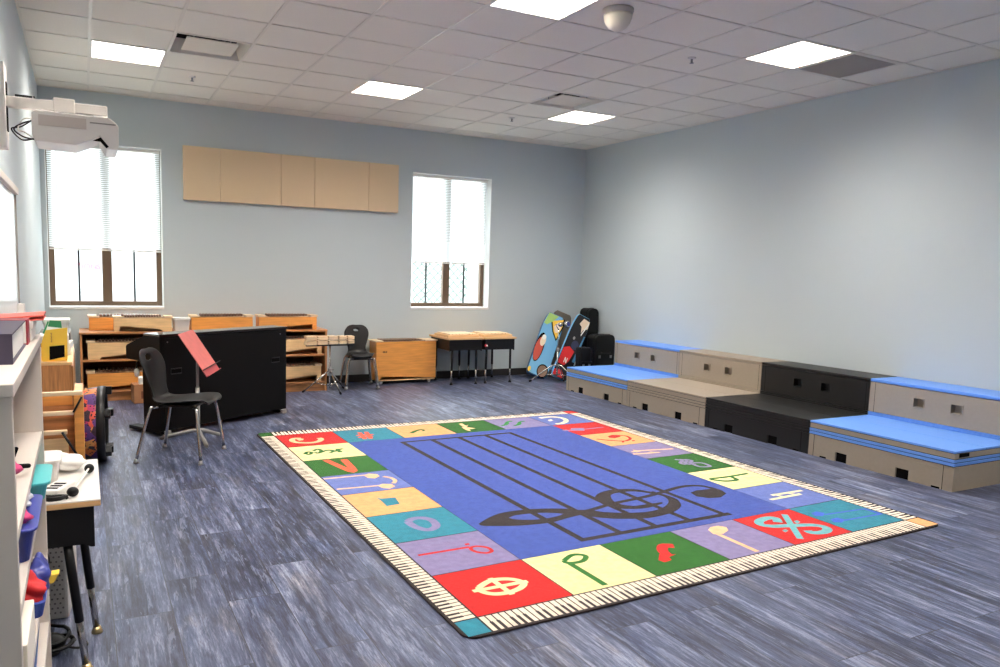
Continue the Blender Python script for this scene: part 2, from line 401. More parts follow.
def blind(x0, x1, zb, label, stack=0.0):
    root = thing('venetian_blind', label, 'blind', ((x0 + x1) / 2, YB + 0.115, zb), 0, 'white mini blinds in the windows')
    w = (x1 - x0) / 2 - 0.016; top = WZ1 - 0.012 - zb
    MB().box(-w, w, -0.02, 0.02, top - 0.03, top, b=0.003).build('headrail', M_white, root)
    MB().box(-w, w, -0.013, 0.013, 0, 0.016, b=0.004).build('bottom_rail', M_white, root)
    sl = MB(); z = 0.030
    pitch = 0.0215
    while z < top - 0.035:
        a = R(80 if z < stack else 48)                        # the lowest slats of the right blind hang closed
        pr = []
        for k in range(4):                                   # gently crowned slat
            t = (k / 3 - 0.5) * 0.0255; c = 0.0016 * (1 - (k / 1.5 - 1) ** 2)
            pr.append((t * math.cos(a) - c * math.sin(a), z + 0.008 + t * math.sin(a) + c * math.cos(a)))
        for k in range(3):
            sl.quad([(-w, pr[k][0], pr[k][1]), (w, pr[k][0], pr[k][1]), (w, pr[k + 1][0], pr[k + 1][1]), (-w, pr[k + 1][0], pr[k + 1][1])])
        z += 0.0195 if z < stack else pitch
    sl.build('slats', M_blind, root)
    for x in (-w * 0.62, w * 0.62): MB().cyl((x, -0.016, 0.01), (x, -0.016, top - 0.02), 0.0012, None, 6).build('ladder_cord', M_white, root)
    MB().cyl((-w + 0.09, -0.026, top - 0.75), (-w + 0.09, -0.026, top - 0.03), 0.004, None, 8).build('tilt_wand', M_white, root)
    return root
blind(*WIN[0], 1.610, 'white mini blind lowered over the upper half of the left window')
blind(*WIN[1], 1.585, 'white mini blind in the right window with closed slats at its bottom', 0.27)

# ------------------------------------------------------------------ ceiling fixtures
M_lamp = emis('lamp_diffuser', (255, 247, 238), 1.0)
# prismatic lens: intensity falls off towards the horizon
_nt = M_lamp.node_tree; _lw = _nt.nodes.new('ShaderNodeNewGeometry'); _dp = _nt.nodes.new('ShaderNodeVectorMath'); _dp.operation = 'DOT_PRODUCT'
_nt.links.new(_lw.outputs['Normal'], _dp.inputs[0]); _nt.links.new(_lw.outputs['Incoming'], _dp.inputs[1])
_ab = _nt.nodes.new('ShaderNodeMath'); _ab.operation = 'ABSOLUTE'; _nt.links.new(_dp.outputs['Value'], _ab.inputs[0])
_ml = _nt.nodes.new('ShaderNodeMath'); _ml.operation = 'MULTIPLY'; _ml.inputs[1].default_value = LAMP
_pw = _nt.nodes.new('ShaderNodeMath'); _pw.operation = 'POWER'; _pw.inputs[1].default_value = 1.8; _nt.links.new(_ab.outputs[0], _pw.inputs[0])
_nt.links.new(_pw.outputs[0], _ml.inputs[0]); _nt.links.new(_ml.outputs[0], _nt.nodes['Principled BSDF'].inputs['Emission Strength'])
def light_cell(i, j, label):
    x, y = TX + (i + 0.5) * T, TY + (j + 0.5) * T; h = T / 2 - 0.011
    root = thing('ceiling_light', label, 'ceiling light', (x, y, H), 0, 'square troffer lights in the ceiling')
    f = MB()
    for s in (-1, 1):
        f.box(-h, h, s * h - 0.012 if s > 0 else -h, h if s > 0 else -h + 0.012, -0.001, 0.06)
        f.box(s * h - 0.012 if s > 0 else -h, h if s > 0 else -h + 0.012, -h + 0.012, h - 0.012, -0.001, 0.06)
    f.box(-h, h, -h, h, 0.06, 0.07)
    f.build('frame', M_white, root)
    MB().box(-h + 0.012, h - 0.012, -h + 0.012, h - 0.012, 0.002, 0.008).build('diffuser', M_lamp, root)
LL = {(0, 1): 'leftmost lit square light of the row nearest the back wall', (4, 1): 'middle lit square light of the row nearest the back wall',
      (8, 1): 'lit square light nearest the far right corner of the room', (8, -4): 'lit square light beside the dark grey return grille',
      (4, -4): 'lit square light cut by the top edge, left of the white dome', }
for (i, j), k in list(cells_used.items()):
    if k == 'light': light_cell(i, j, LL.get((i, j), 'lit square light in the ceiling nearer the viewer, out of the picture'))

def vent(i, j, label):
    x, y = TX + (i + 0.5) * T, TY + (j + 0.5) * T; h = T / 2 - 0.012
    root = thing('air_diffuser', label, 'vent', (x, y, H), 0, 'square plaque air diffusers')
    f = MB()
    for a in range(4):                                        # sloping cone sides of the recess
        c = [(-h, -h), (h, -h), (h, h), (-h, h)]; p, q = c[a], c[(a + 1) % 4]; k = 0.84
        f.quad([(p[0], p[1], 0.0), (q[0], q[1], 0.0), (q[0] * k, q[1] * k, 0.11), (p[0] * k, p[1] * k, 0.11)])
    f.build('cone', M_grid, root)
    MB().box(-h * 0.86, h * 0.86, -h * 0.86, h * 0.86, 0.111, 0.12).build('duct_shade', M_shade, root)  # dark sheet stands in for the shade of the duct behind the plaque
    MB().box(-h * 0.71, h * 0.71, -h * 0.71, h * 0.71, 0.004, 0.012, b=0.002).build('plaque', M_grid, root)
    for sx in (-1, 1):
        for sy in (-1, 1): MB().cyl((sx * h * 0.5, sy * h * 0.5, 0.012), (sx * h * 0.5, sy * h * 0.5, 0.111), 0.005, None, 8).build('hanger', M_steel, root)
vent(1, 0, 'white square air diffuser beside the leftmost ceiling light')
vent(7, 0, 'white square air diffuser in front of the far right ceiling light')
x, y = TX + 9.5 * T, TY - 3.5 * T
g = thing('return_grille', 'dark grey square return air grille beside a lit ceiling light', 'vent', (x, y, H)); h = T / 2 - 0.012
f = MB(); f.box(-h, h, -h, -h + 0.02, -0.003, 0.006); f.box(-h, h, h - 0.02, h, -0.003, 0.006); f.box(-h, -h + 0.02, -h + 0.02, h - 0.02, -0.003, 0.006); f.box(h - 0.02, h, -h + 0.02, h - 0.02, -0.003, 0.006)
f.build('frame', M_grid, g)
f = MB(); k = -h + 0.026
while k < h - 0.022:
    f.box(k - 0.0025, k + 0.0025, -h + 0.02, h - 0.02, -0.001, 0.006); f.box(-h + 0.02, h - 0.02, k - 0.0025, k + 0.0025, 0.000, 0.005); k += 0.0155
f.build('egg_crate', mat('return_grille_grey', (176, 168, 160), 0.6), g)
MB().box(-h, h, -h, h, 0.05, 0.06).build('backing', mat('duct_dark', (150, 143, 136), 0.9), g)
# dome above the rug
d = thing('dome_camera', 'white dome fixture hanging from a ceiling tile', 'dome', (3.745, 4.435, H))
MB().lathe([(0.108, 0.002), (0.108, -0.012), (0.10, -0.03), (0.096, -0.035)], (0, 0, 0), None).build('base', mat('dome_base', (206, 196, 192), 0.5), d)
MB().lathe([(0.098, -0.035), (0.097, -0.055), (0.086, -0.09), (0.062, -0.122), (0.03, -0.14), (0.0, -0.145)], (0, 0, 0), None).build('globe', mat('dome_globe', (238, 228, 208), 0.35), d)
for (x, y), lb in zip(((1.39, 8.125), (4.99, 8.05), (5.0, 5.05)), ('small sprinkler head between the two leftmost lights', 'small sprinkler head left of the far right light', 'small sprinkler head right of the white dome')):
    s = thing('sprinkler_head', lb, 'sprinkler', (x, y, H), 0, 'ceiling sprinklers')
    MB().lathe([(0.034, 0.004), (0.034, -0.004), (0.016, -0.008)], (0, 0, 0), None, 18).build('escutcheon', M_white, s)
    MB().lathe([(0.009, -0.006), (0.009, -0.03), (0.005, -0.036), (0.017, -0.038), (0.017, -0.042)], (0, 0, 0), None, 14).build('nozzle', M_steel, s)

# ------------------------------------------------------------------ back wall panels
px = [1.436, 1.845, 2.553, 2.970, 3.674, 4.085]
lbs = ['narrow tan acoustic panel at the left end of the wall row', 'wide tan acoustic panel, second from the left end of the wall row', 'narrow tan acoustic panel in the middle of the wall row',
       'wide tan acoustic panel, second from the right end of the wall row', 'narrow tan acoustic panel at the right end, nearest the right window']
for k in range(5):
    tag(MB().box(px[k] + 0.0012, px[k + 1] - 0.0012, YB - 0.05, YB, 2.225, 2.838, b=0.004).build('acoustic_panel', M_tan), lbs[k], 'acoustic panel', 'tan panels on the back wall')

# ------------------------------------------------------------------ left wall: board, projector
r = thing('whiteboard', 'bright white board in a pale metal frame on the left wall', 'whiteboard', (0, 4.16, 1.12))
MB().box(0.001, 0.022, -1.29, 1.29, 0.0, 0.76).build('writing_surface', mat('gloss_white_board', (244, 246, 246), 0.22, coat=0.4), r)
MB().box(0.0, 0.03, -1.32, -1.29, -0.02, 0.79, b=0.003).box(0.0, 0.03, 1.29, 1.32, -0.02, 0.79, b=0.003).box(0.0, 0.03, -1.29, 1.29, -0.02, 0.0, b=0.003).build('frame', M_grey, r)
MB().box(0.0, 0.045, -1.29, 1.29, 0.76, 0.8, b=0.004).build('top_rail', mat('beige_rail', (222, 210, 198), 0.5), r)
MB().box(0.022, 0.032, 1.12, 1.27, 0.77, 0.79).build('corner_clip', M_paper, r)
MB().box(0.022, 0.09, -1.0, 1.17, -0.035, -0.02, b=0.003).box(0.082, 0.09, -1.0, 1.17, -0.02, -0.005, b=0.002).build('tray', M_grey, r)
MB().box(0.022, 0.06, 1.18, 1.25, -0.03, 0.10, b=0.006).build('end_bracket', M_white, r)

r = thing('projector_mount', 'white wall box and boom arm carrying the projector', 'mount', (0, 4.2, 2.0))
MB().box(0.0, 0.088, -0.07, 0.07, 0.0, 0.38, b=0.008).build('wall_box', M_white, r)
MB().box(0.088, 0.092, -0.025, 0.025, 0.08, 0.30).build('slot_cover', M_shade, r)
MB().box(0.085, 0.51, -0.028, 0.028, 0.190, 0.238, b=0.005).build('boom_arm', M_white, r)
MB().box(0.28, 0.37, -0.045, 0.045, 0.183, 0.25, b=0.006).build('slider', M_white, r)
MB().box(0.30, 0.45, -0.05, 0.05, 0.165, 0.184, b=0.003).build('adapter_plate', M_grey, r)
r = thing('projector', 'white short-throw projector hanging under the wall arm', 'projector', (0.37, 4.2, 2.03))
body = [(-0.177, 0.025), (-0.165, 0.0), (0.0, -0.006), (0.075, 0.03), (0.10, 0.045), (0.13, -0.012), (0.176, -0.012), (0.182, 0.012), (0.182, 0.10), (0.165, 0.118), (0.14, 0.134), (-0.16, 0.136), (-0.177, 0.125)]
MB().prism(body, 1, -0.15, 0.15, None, 0.006).build('body', M_white, r)
MB().box(-0.15, 0.045, -0.1525, -0.149, 0.07, 0.118).build('speaker_grille', mat('projector_grille', (206, 194, 186), 0.7), r)
MB().prism([(0.072, 0.022), (0.105, 0.04), (0.138, 0.0), (0.128, -0.008), (0.103, 0.02)], 1, -0.1535, -0.145).build('mirror_slot', M_shade, r)
MB().box(0.06, 0.17, -0.152, -0.149, 0.10, 0.106).build('vent_slit', M_grey, r)
t = MB()
for k, (dx, dz) in enumerate(((-0.05, 0.0), (-0.035, 0.02), (-0.06, -0.015))):
    t.tube(bez([(-0.17, -0.02 - 0.02 * k, 0.11), (-0.20 + dx * 0.4, -0.02, 0.09 + dz), (-0.205 + dx, -0.02, 0.06), (-0.195 + dx * 0.5, -0.02, 0.03 + dz), (-0.17, -0.02 - 0.02 * k, 0.02)]), 0.0035, (M_black, M_paper, M_black)[k], 6)
t.build('cable_loop', None, r)
r = thing('wall_speaker', 'small black box on the left wall above the projector arm', 'speaker', (0, 6.2, 2.555))
MB().box(0.0, 0.118, -0.04, 0.04, 0.0, 0.055, b=0.004).build('housing', M_blackm, r)
MB().box(0.104, 0.11, -0.046, -0.04, -0.005, 0.055).build('end_strip', M_paper, r)

# ------------------------------------------------------------------ outside
tag(MB().box(-12, 22, YB + WT + 0.02, 40, -0.6, -0.5).build('pavement', mat('pale_paving', (230, 230, 226), 0.9)), 'pale sunlit paving outside the windows', 'paving')['kind'] = 'structure'
# ================================================================== OUTSIDE
lf = thing('lattice_fence', 'pale green lattice screen outside the right window', 'fence', (7.30, YB + 5.5, -0.1))
M_lat = mat('pale_green_lattice', (106, 120, 113), 0.8)
M_post = mat('pale_post', (214, 216, 218), 0.8)
f = MB()
LX0, LX1 = -2.0, 0.62
for s in (-1, 1):
    k = LX0 - 1.7
    while k < LX1 + 1.7:                                     # diagonal bars clipped to the panel
        a0, a1 = (k, k + s * 1.7); t0, t1 = 0.0, 1.0
        for lim, sg_ in ((LX0, 1), (LX1, -1)):
            if (a0 - lim) * sg_ < 0 and (a1 - lim) * sg_ < 0: t0 = t1 = 0.0
            elif (a0 - lim) * sg_ < 0: t0 = max(t0, (lim - a0) / (a1 - a0))
            elif (a1 - lim) * sg_ < 0: t1 = min(t1, (lim - a0) / (a1 - a0))
        if t1 - t0 > 0.02:
            f.tube([(a0 + (a1 - a0) * t, 0.012 * s, 0.58 + 1.7 * t) for t in (t0, t1)], 0.017, None, 6)
        k += 0.19
f.build('lattice', M_lat, lf)
f = MB()
for x in (-2.05, -0.75, 0.67): f.box(x - 0.05, x + 0.05, -0.05, 0.05, 0, 2.4)
f.box(-2.0, 0.62, -0.03, 0.03, 0.5, 0.58); f.box(-2.0, 0.62, -0.03, 0.03, 2.28, 2.36)
f.build('fence_frame', M_post, lf)
sg = thing('shop_sign', 'faint pink lettering on a white board far outside the left window', 'sign', (0.43, YB + 8.0, 0.0))
MB().box(-1.0, 1.0, 0.0, 0.05, 0.9, 1.9).box(-0.95, -0.87, 0.0, 0.05, -0.5, 0.9).box(0.87, 0.95, 0.0, 0.05, -0.5, 0.9).build('board', mat('sign_white', (158, 158, 158), 0.8), sg)
cu = bpy.data.curves.new('sign_text', 'FONT'); cu.body = 'UTIONS'; cu.size = 0.155; cu.extrude = 0.004; cu.offset = 0.006; cu.align_x = 'CENTER'
to = bpy.data.objects.new('tmp_text', cu); COL.objects.link(to)
bpy.context.view_layer.update()
me = bpy.data.meshes.new_from_object(to.evaluated_get(bpy.context.evaluated_depsgraph_get())); bpy.data.objects.remove(to)
for v in me.vertices: v.co = Vector((v.co.x, -0.006 - v.co.z, v.co.y + 1.33))
me.materials.clear(); me.materials.append(mat('sign_pink', (206, 100, 116), 0.8))
lo = bpy.data.objects.new('lettering', me); COL.objects.link(lo); lo.parent = sg

# ================================================================== THE RUG
CC = dict(peach=(234, 184, 138), dkgreen=(44, 110, 40), coral=(232, 92, 66), teal=(46, 128, 148), lilac=(132, 122, 162), red=(204, 36, 34), cream=(232, 220, 166),
          royal=(64, 96, 196), tealg=(104, 172, 178), green2=(58, 140, 76), black=(50, 42, 42), yellow=(234, 222, 156), green=(42, 100, 34), blue=(100, 116, 180),
          field=(64, 84, 160), orange=(228, 166, 110), key=(226, 212, 192), line=(44, 34, 34))
RM = {k: mat('rug_' + k, c, 0.95, spec=0.1, var=0.05, scale=26, bump=0.5, bscale=420, sheen=0.15) for k, c in CC.items()}
RX0, RX1, RY0, RY1 = 1.715, 5.090, 2.605, 6.712
IX0, IX1, IY0, IY1 = 1.846, 4.942, 2.760, 6.558
def wp(x, y):
    """the soft rug lies slightly skewed on the floor"""
    u = (x - IX0) / (IX1 - IX0); v = (y - IY0) / (IY1 - IY0)
    c = ((1.855, 2.737), (4.928, 2.835), (1.840, 6.556), (4.948, 6.559))
    f = lambda k: (1 - u) * (1 - v) * c[0][k] + u * (1 - v) * c[1][k] + (1 - u) * v * c[2][k] + u * v * c[3][k]
    return f(0), f(1)
rug = MB()
def round_rect(x0, x1, y0, y1, r, n=6):
    p = []
    for cx, cy, a in ((x1 - r, y0 + r, -90), (x1 - r, y1 - r, 0), (x0 + r, y1 - r, 90), (x0 + r, y0 + r, 180)):
        for k in range(n + 1): p.append((cx + r * math.cos(R(a + 90 * k / n)), cy + r * math.sin(R(a + 90 * k / n))))
    return p
rug.prism([wp(*p) for p in round_rect(RX0, RX1, RY0, RY1, 0.06)], 2, 0.0005, 0.0095, RM['line'], 0.003)
Z = [0.0098]
def flat(pts, c, dz): rug.quad([(x, y, 0.0098 + dz * 0.0003) for x, y in pts], RM[c])
def rect(x0, x1, y0, y1, c, dz): flat([wp(x0, y0), wp(x1, y0), wp(x1, y1), wp(x0, y1)], c, dz)
def stroke(pts, w, c, dz):
    P = [Vector((p[0], p[1], 0)) for p in pts]
    if len(P) > 2: P = bez(P, 6)
    L_, R_ = [], []
    for i in range(len(P)):
        d = (P[min(i + 1, len(P) - 1)] - P[max(i - 1, 0)])
        if d.length < 1e-7: continue
        d.normalize(); n = Vector((-d.y, d.x, 0)) * w / 2
        L_.append(P[i] + n); R_.append(P[i] - n)
    for i in range(len(L_) - 1):
        flat([(R_[i].x, R_[i].y), (R_[i + 1].x, R_[i + 1].y), (L_[i + 1].x, L_[i + 1].y), (L_[i].x, L_[i].y)], c, dz + (i % 2) * 0.15)
# border of piano keys (white keys with dark gaps, black keys on the outer half)
bw = 0.016
rect(RX0 + bw, IX0 - 0.006, RY0 + bw, IY0 - 0.006, 'teal', 1); rect(IX1 + 0.006, RX1 - bw, RY0 + bw, IY0 - 0.006, 'orange', 1)
rect(RX0 + bw, IX0 - 0.006, IY1 + 0.006, RY1 - bw, 'green', 1); rect(IX1 + 0.006, RX1 - bw, IY1 + 0.006, RY1 - bw, 'red', 1)
def keys(a0, a1, inner, outer, horizontal):
    n = int(round((a1 - a0) / 0.0335)); p = (a1 - a0) / n; mid = inner + (outer - inner) * 0.42
    for k in range(n):
        u0, u1 = a0 + k * p + 0.0035, a0 + (k + 1) * p - 0.0035
        lo, hi = min(inner, outer), max(inner, outer)
        if horizontal: rect(u0, u1, lo, hi, 'key', 1)
        else: rect(lo, hi, u0, u1, 'key', 1)
        if k % 7 in (0, 1, 3, 4, 5) and k < n - 1:
            c = a0 + (k + 1) * p; l2, h2 = min(mid, outer), max(mid, outer)
            if horizontal: rect(c - 0.0085, c + 0.0085, l2, h2, 'black', 2)
            else: rect(l2, h2, c - 0.0085, c + 0.0085, 'black', 2)
keys(IX0, IX1, IY0 - 0.006, RY0 + bw, True); keys(IX0, IX1, IY1 + 0.006, RY1 - bw, True)
keys(IY0, IY1, IX0 - 0.006, RX0 + bw, False); keys(IY0, IY1, IX1 + 0.006, RX1 - bw, False)
cw, ch = (IX1 - IX0) / 6, (IY1 - IY0) / 8
rect(IX0 + cw, IX1 - cw, IY0 + ch, IY1 - ch, 'field', 1)
left = ['red', 'lilac', 'teal', 'orange', 'blue', 'green', 'yellow', 'red']                     # near to far
right = ['teal', 'blue', 'yellow', 'green', 'lilac', 'orange', 'red', 'blue']
bottom = ['yellow', 'green', 'lilac', 'red']; top = ['teal', 'orange', 'green', 'lilac']
g_ = 0.0035
for k in range(8):
    rect(IX0 + g_, IX0 + cw - g_, IY0 + k * ch + g_, IY0 + (k + 1) * ch - g_, left[k], 1)
    rect(IX1 - cw + g_, IX1 - g_, IY0 + k * ch + g_, IY0 + (k + 1) * ch - g_, right[k], 1)
for k in range(4):
    rect(IX0 + (k + 1) * cw + g_, IX0 + (k + 2) * cw - g_, IY0 + g_, IY0 + ch - g_, bottom[k], 1)
    rect(IX0 + (k + 1) * cw + g_, IX0 + (k + 2) * cw - g_, IY1 - ch + g_, IY1 - g_, top[k], 1)
STROKES=[
 ('peach','s',0.05,[(2.175,6.342),(2.181,6.284),(2.132,6.21),(2.061,6.188),(1.991,6.214),(1.945,6.261),(1.94,6.336),(1.974,6.392),(2.027,6.379)]),
 ('peach','p',0,[(1.981,6.352),(2.022,6.387),(2.046,6.353),(2.029,6.303),(1.991,6.293)]),
 ('dkgreen','s',0.03,[(1.916,5.821),(1.952,5.877),(1.978,5.846),(1.945,5.794),(1.922,5.83),(1.916,5.821)]),
 ('dkgreen','s',0.03,[(2.004,5.895),(2.056,5.942),(2.064,5.872),(2.019,5.808),(2.005,5.846)]),
 ('dkgreen','s',0.035,[(2.034,5.819),(2.098,5.87),(2.142,5.87),(2.165,5.823),(2.212,5.871),(2.251,5.884)]),
 ('dkgreen','s',0.03,[(2.112,5.789),(2.174,5.831),(2.213,5.788)]),
 ('dkgreen','s',0.03,[(2.202,5.903),(2.194,5.774)]),
 ('coral','s',0.055,[(2.013,5.579),(2.107,5.175),(2.148,5.541)]),
 ('peach','s',0.025,[(1.852,5.069),(2.16,5.057)]),
 ('peach','p',0,[(2.141,5.06),(2.192,5.084),(2.242,5.047),(2.241,4.991),(2.189,4.948),(2.145,4.982)]),
 ('peach','s',0.025,[(1.862,4.793),(2.158,4.77)]),
 ('peach','p',0,[(2.142,4.772),(2.191,4.8),(2.247,4.774),(2.252,4.713),(2.197,4.673),(2.155,4.705)]),
 ('peach','s',0.03,[(2.261,4.974),(2.298,4.921),(2.302,4.845),(2.265,4.787)]),
 ('teal','p',0,[(2.045,4.512),(2.063,4.482),(2.157,4.474),(2.135,4.336),(2.042,4.324),(2.048,4.425)]),
 ('lilac','s',0.05,[(2.049,3.999),(2.096,4.036),(2.155,4.03),(2.192,3.97),(2.179,3.874),(2.128,3.827),(2.088,3.838),(2.056,3.905),(2.049,3.999)]),
 ('red','s',0.022,[(1.899,3.488),(2.2,3.491)]),
 ('red','s',0.022,[(2.204,3.484),(2.246,3.482),(2.286,3.444),(2.284,3.392),(2.245,3.378),(2.206,3.407),(2.193,3.449),(2.204,3.484)]),
 ('red','p',0,[(2.196,3.544),(2.222,3.544),(2.221,3.523),(2.193,3.518)]),
 ('cream','s',0.035,[(2.006,3.007),(2.083,3.05),(2.146,3.05),(2.202,3.02),(2.225,2.967),(2.189,2.927),(2.126,2.904),(2.056,2.905),(2.011,2.934),(1.995,2.977),(2.006,3.007)]),
 ('cream','s',0.03,[(1.958,2.978),(2.253,2.976)]),
 ('cream','s',0.03,[(2.103,3.08),(2.111,2.875)]),
 ('dkgreen','s',0.03,[(2.564,3.123),(2.641,3.17),(2.691,3.161),(2.705,3.128),(2.657,3.084),(2.598,3.078),(2.561,3.097),(2.564,3.123)]),
 ('dkgreen','s',0.035,[(2.571,3.097),(2.575,2.786)]),
 ('red','s',0.06,[(3.249,3.061),(3.2,3.085),(3.145,3.035),(3.117,2.959)]),
 ('red','p',0,[(3.088,2.996),(3.128,2.979),(3.173,2.96),(3.108,2.943),(3.097,2.907),(3.039,2.896),(3.026,2.93)]),
 ('peach','p',0,[(3.624,3.186),(3.673,3.217),(3.736,3.216),(3.764,3.179),(3.731,3.132),(3.656,3.099),(3.599,3.117)]),
 ('peach','s',0.032,[(3.625,3.118),(3.62,2.813)]),
 ('tealg','s',0.055,[(4.133,3.121),(4.179,3.182),(4.124,3.204),(4.037,3.18),(4.001,3.13),(4.044,3.081),(4.174,3.04),(4.288,3.001),(4.328,2.949),(4.301,2.903),(4.231,2.884),(4.169,2.906),(4.175,2.943)]),
 ('tealg','s',0.04,[(4.298,3.214),(4.014,2.859)]),
 ('tealg','p',0,[(4.24,3.095),(4.279,3.102),(4.269,3.069),(4.223,3.056)]),
 ('tealg','p',0,[(4.031,3.003),(4.071,3.012),(4.064,2.985),(4.023,2.972)]),
 ('royal','p',0,[(4.484,3.167),(4.548,3.175),(4.569,3.132),(4.508,3.093),(4.459,3.113)]),
 ('royal','p',0,[(4.493,3.032),(4.563,3.036),(4.575,2.988),(4.502,2.958),(4.462,2.984)]),
 ('royal','s',0.018,[(4.54,3.109),(4.912,3.087)]),
 ('royal','s',0.018,[(4.556,2.982),(4.913,2.975)]),
 ('royal','s',0.03,[(4.897,3.088),(4.901,2.975)]),
 ('cream','s',0.05,[(4.519,6.457),(4.625,6.475),(4.718,6.434),(4.737,6.333),(4.682,6.222),(4.579,6.148),(4.509,6.144)]),
 ('cream','p',0,[(4.535,6.335),(4.589,6.354),(4.577,6.297),(4.523,6.279)]),
 ('lilac','p',0,[(4.389,5.866),(4.45,5.884),(4.46,5.84),(4.396,5.817)]),
 ('lilac','p',0,[(4.529,5.917),(4.66,5.883),(4.593,5.778),(4.471,5.822)]),
 ('lilac','s',0.02,[(4.426,5.826),(4.494,5.855)]),
 ('lilac','s',0.025,[(4.625,5.834),(4.869,5.85)]),
 ('red','p',0,[(4.651,5.497),(4.727,5.532),(4.782,5.499),(4.751,5.435),(4.661,5.406),(4.626,5.443)]),
 ('red','s',0.028,[(4.774,5.489),(4.82,5.434),(4.782,5.336),(4.673,5.28),(4.566,5.344),(4.48,5.436)]),
 ('red','p',0,[(4.749,5.276),(4.781,5.276),(4.764,5.246),(4.732,5.246)]),
 ('red','p',0,[(4.634,5.271),(4.66,5.273),(4.634,5.235),(4.611,5.238)]),
 ('peach','s',0.028,[(4.468,4.925),(4.588,4.928),(4.884,4.884)]),
 ('peach','s',0.028,[(4.423,4.853),(4.682,4.825)]),
 ('peach','p',0,[(4.521,4.984),(4.539,4.953),(4.569,4.917),(4.493,4.897)]),
 ('peach','p',0,[(4.63,4.906),(4.628,4.864),(4.662,4.833),(4.608,4.83)]),
 ('lilac','s',0.03,[(4.634,4.587),(4.661,4.532),(4.593,4.477),(4.599,4.42)]),
 ('lilac','s',0.03,[(4.672,4.573),(4.698,4.518),(4.63,4.462),(4.636,4.406)]),
 ('lilac','s',0.03,[(4.71,4.558),(4.736,4.503),(4.667,4.448),(4.673,4.392)]),
 ('lilac','s',0.03,[(4.685,4.441),(4.76,4.412),(4.746,4.31),(4.662,4.327),(4.659,4.413)]),
 ('dkgreen','s',0.03,[(4.469,4.029),(4.654,4.021),(4.861,4.036)]),
 ('dkgreen','s',0.035,[(4.666,4.017),(4.639,3.934),(4.536,3.938),(4.472,4.0),(4.475,4.027)]),
 ('cream','s',0.03,[(4.564,3.547),(4.865,3.55)]),
 ('cream','s',0.03,[(4.473,3.477),(4.787,3.492)]),
 ('cream','s',0.022,[(4.589,3.555),(4.623,3.472)]),
 ('cream','s',0.022,[(4.707,3.554),(4.75,3.484)]),
 ('coral','s',0.04,[(2.574,6.431),(2.536,6.158)]),
 ('coral','s',0.04,[(2.639,6.434),(2.589,6.163)]),
 ('coral','s',0.04,[(2.507,6.316),(2.667,6.31)]),
 ('coral','s',0.04,[(2.501,6.234),(2.638,6.248)]),
 ('dkgreen','s',0.035,[(3.001,6.239),(3.061,6.3),(3.138,6.35),(3.164,6.327)]),
 ('dkgreen','p',0,[(3.036,6.308),(3.083,6.337),(3.072,6.276),(3.018,6.232)]),
 ('dkgreen','p',0,[(3.145,6.334),(3.18,6.348),(3.166,6.294),(3.138,6.284)]),
 ('peach','p',0,[(3.597,6.472),(3.639,6.479),(3.626,6.363),(3.673,6.41),(3.609,6.314),(3.577,6.339)]),
 ('peach','p',0,[(3.553,6.321),(3.596,6.318),(3.658,6.228),(3.576,6.204),(3.56,6.13),(3.537,6.185)]),
 ('green2','s',0.03,[(3.947,6.247),(4.006,6.276),(4.095,6.389),(4.166,6.416)]),
 ('green2','p',0,[(3.99,6.282),(4.068,6.377),(4.098,6.366),(4.059,6.293),(3.999,6.243)]),
 ('green2','s',0.03,[(4.064,6.206),(4.123,6.234),(4.215,6.346),(4.287,6.373)]),
 ('green2','p',0,[(4.107,6.239),(4.187,6.334),(4.218,6.323),(4.177,6.25),(4.116,6.201)]),
]

for k_, (c, kind, w, pts) in enumerate(STROKES):
    if kind == 's': stroke(pts, w, c, 2 + 0.02 * k_)
    else: flat(pts, c, 2.5 + 0.02 * k_)
# staff and clef in the blue field
ST = ((2.795, 5.930), (3.072, 5.932), (3.335, 5.933), (3.602, 5.936), (3.868, 5.940)); SB = ((2.835, 3.340), (3.108, 3.346), (3.378, 3.352), (3.645, 3.358), (3.935, 3.364))
for (a, b_), (c, d_) in zip(ST, SB): stroke([(a, b_), (c, d_)], 0.046, 'black', 2)
stroke([(ST[0][0] - 0.023, ST[0][1]), (ST[4][0] + 0.023, ST[4][1])], 0.040, 'black', 2.2); stroke([(SB[0][0] - 0.023, SB[0][1]), (SB[4][0] + 0.05, SB[4][1])], 0.046, 'black', 2.2)
def ribbon(A, B, dz):
    """flat band between two outlines"""
    A = bez([(x, y, 0) for x, y in A], 6); B = bez([(x, y, 0) for x, y in B], 6); n = 40
    def at(P, t):
        f = t * (len(P) - 1); i = min(int(f), len(P) - 2); return P[i].lerp(P[i + 1], f - i)
    for k in range(n):
        a, b_, c, d_ = at(A, k / n), at(A, (k + 1) / n), at(B, (k + 1) / n), at(B, k / n)
        flat([(d_.x, d_.y), (c.x, c.y), (b_.x, b_.y), (a.x, a.y)], 'black', dz)
ribbon([(2.419, 3.803), (2.509, 3.867), (2.617, 3.922), (2.725, 3.936), (2.850, 3.924), (2.965, 3.892), (3.063, 3.848), (3.131, 3.793)],
       [(2.640, 3.832), (2.665, 3.842), (2.707, 3.855), (2.804, 3.850), (2.885, 3.832), (2.948, 3.802), (2.996, 3.765), (3.10, 3.74)], 3)
ribbon([(2.640, 3.832), (2.667, 3.787), (2.743, 3.750), (2.804, 3.736), (2.873, 3.735), (2.953, 3.748), (2.996, 3.765), (3.10, 3.775)],
       [(2.419, 3.803), (2.426, 3.765), (2.507, 3.724), (2.609, 3.689), (2.738, 3.662), (2.854, 3.659), (2.974, 3.687), (3.081, 3.706)], 3.3)
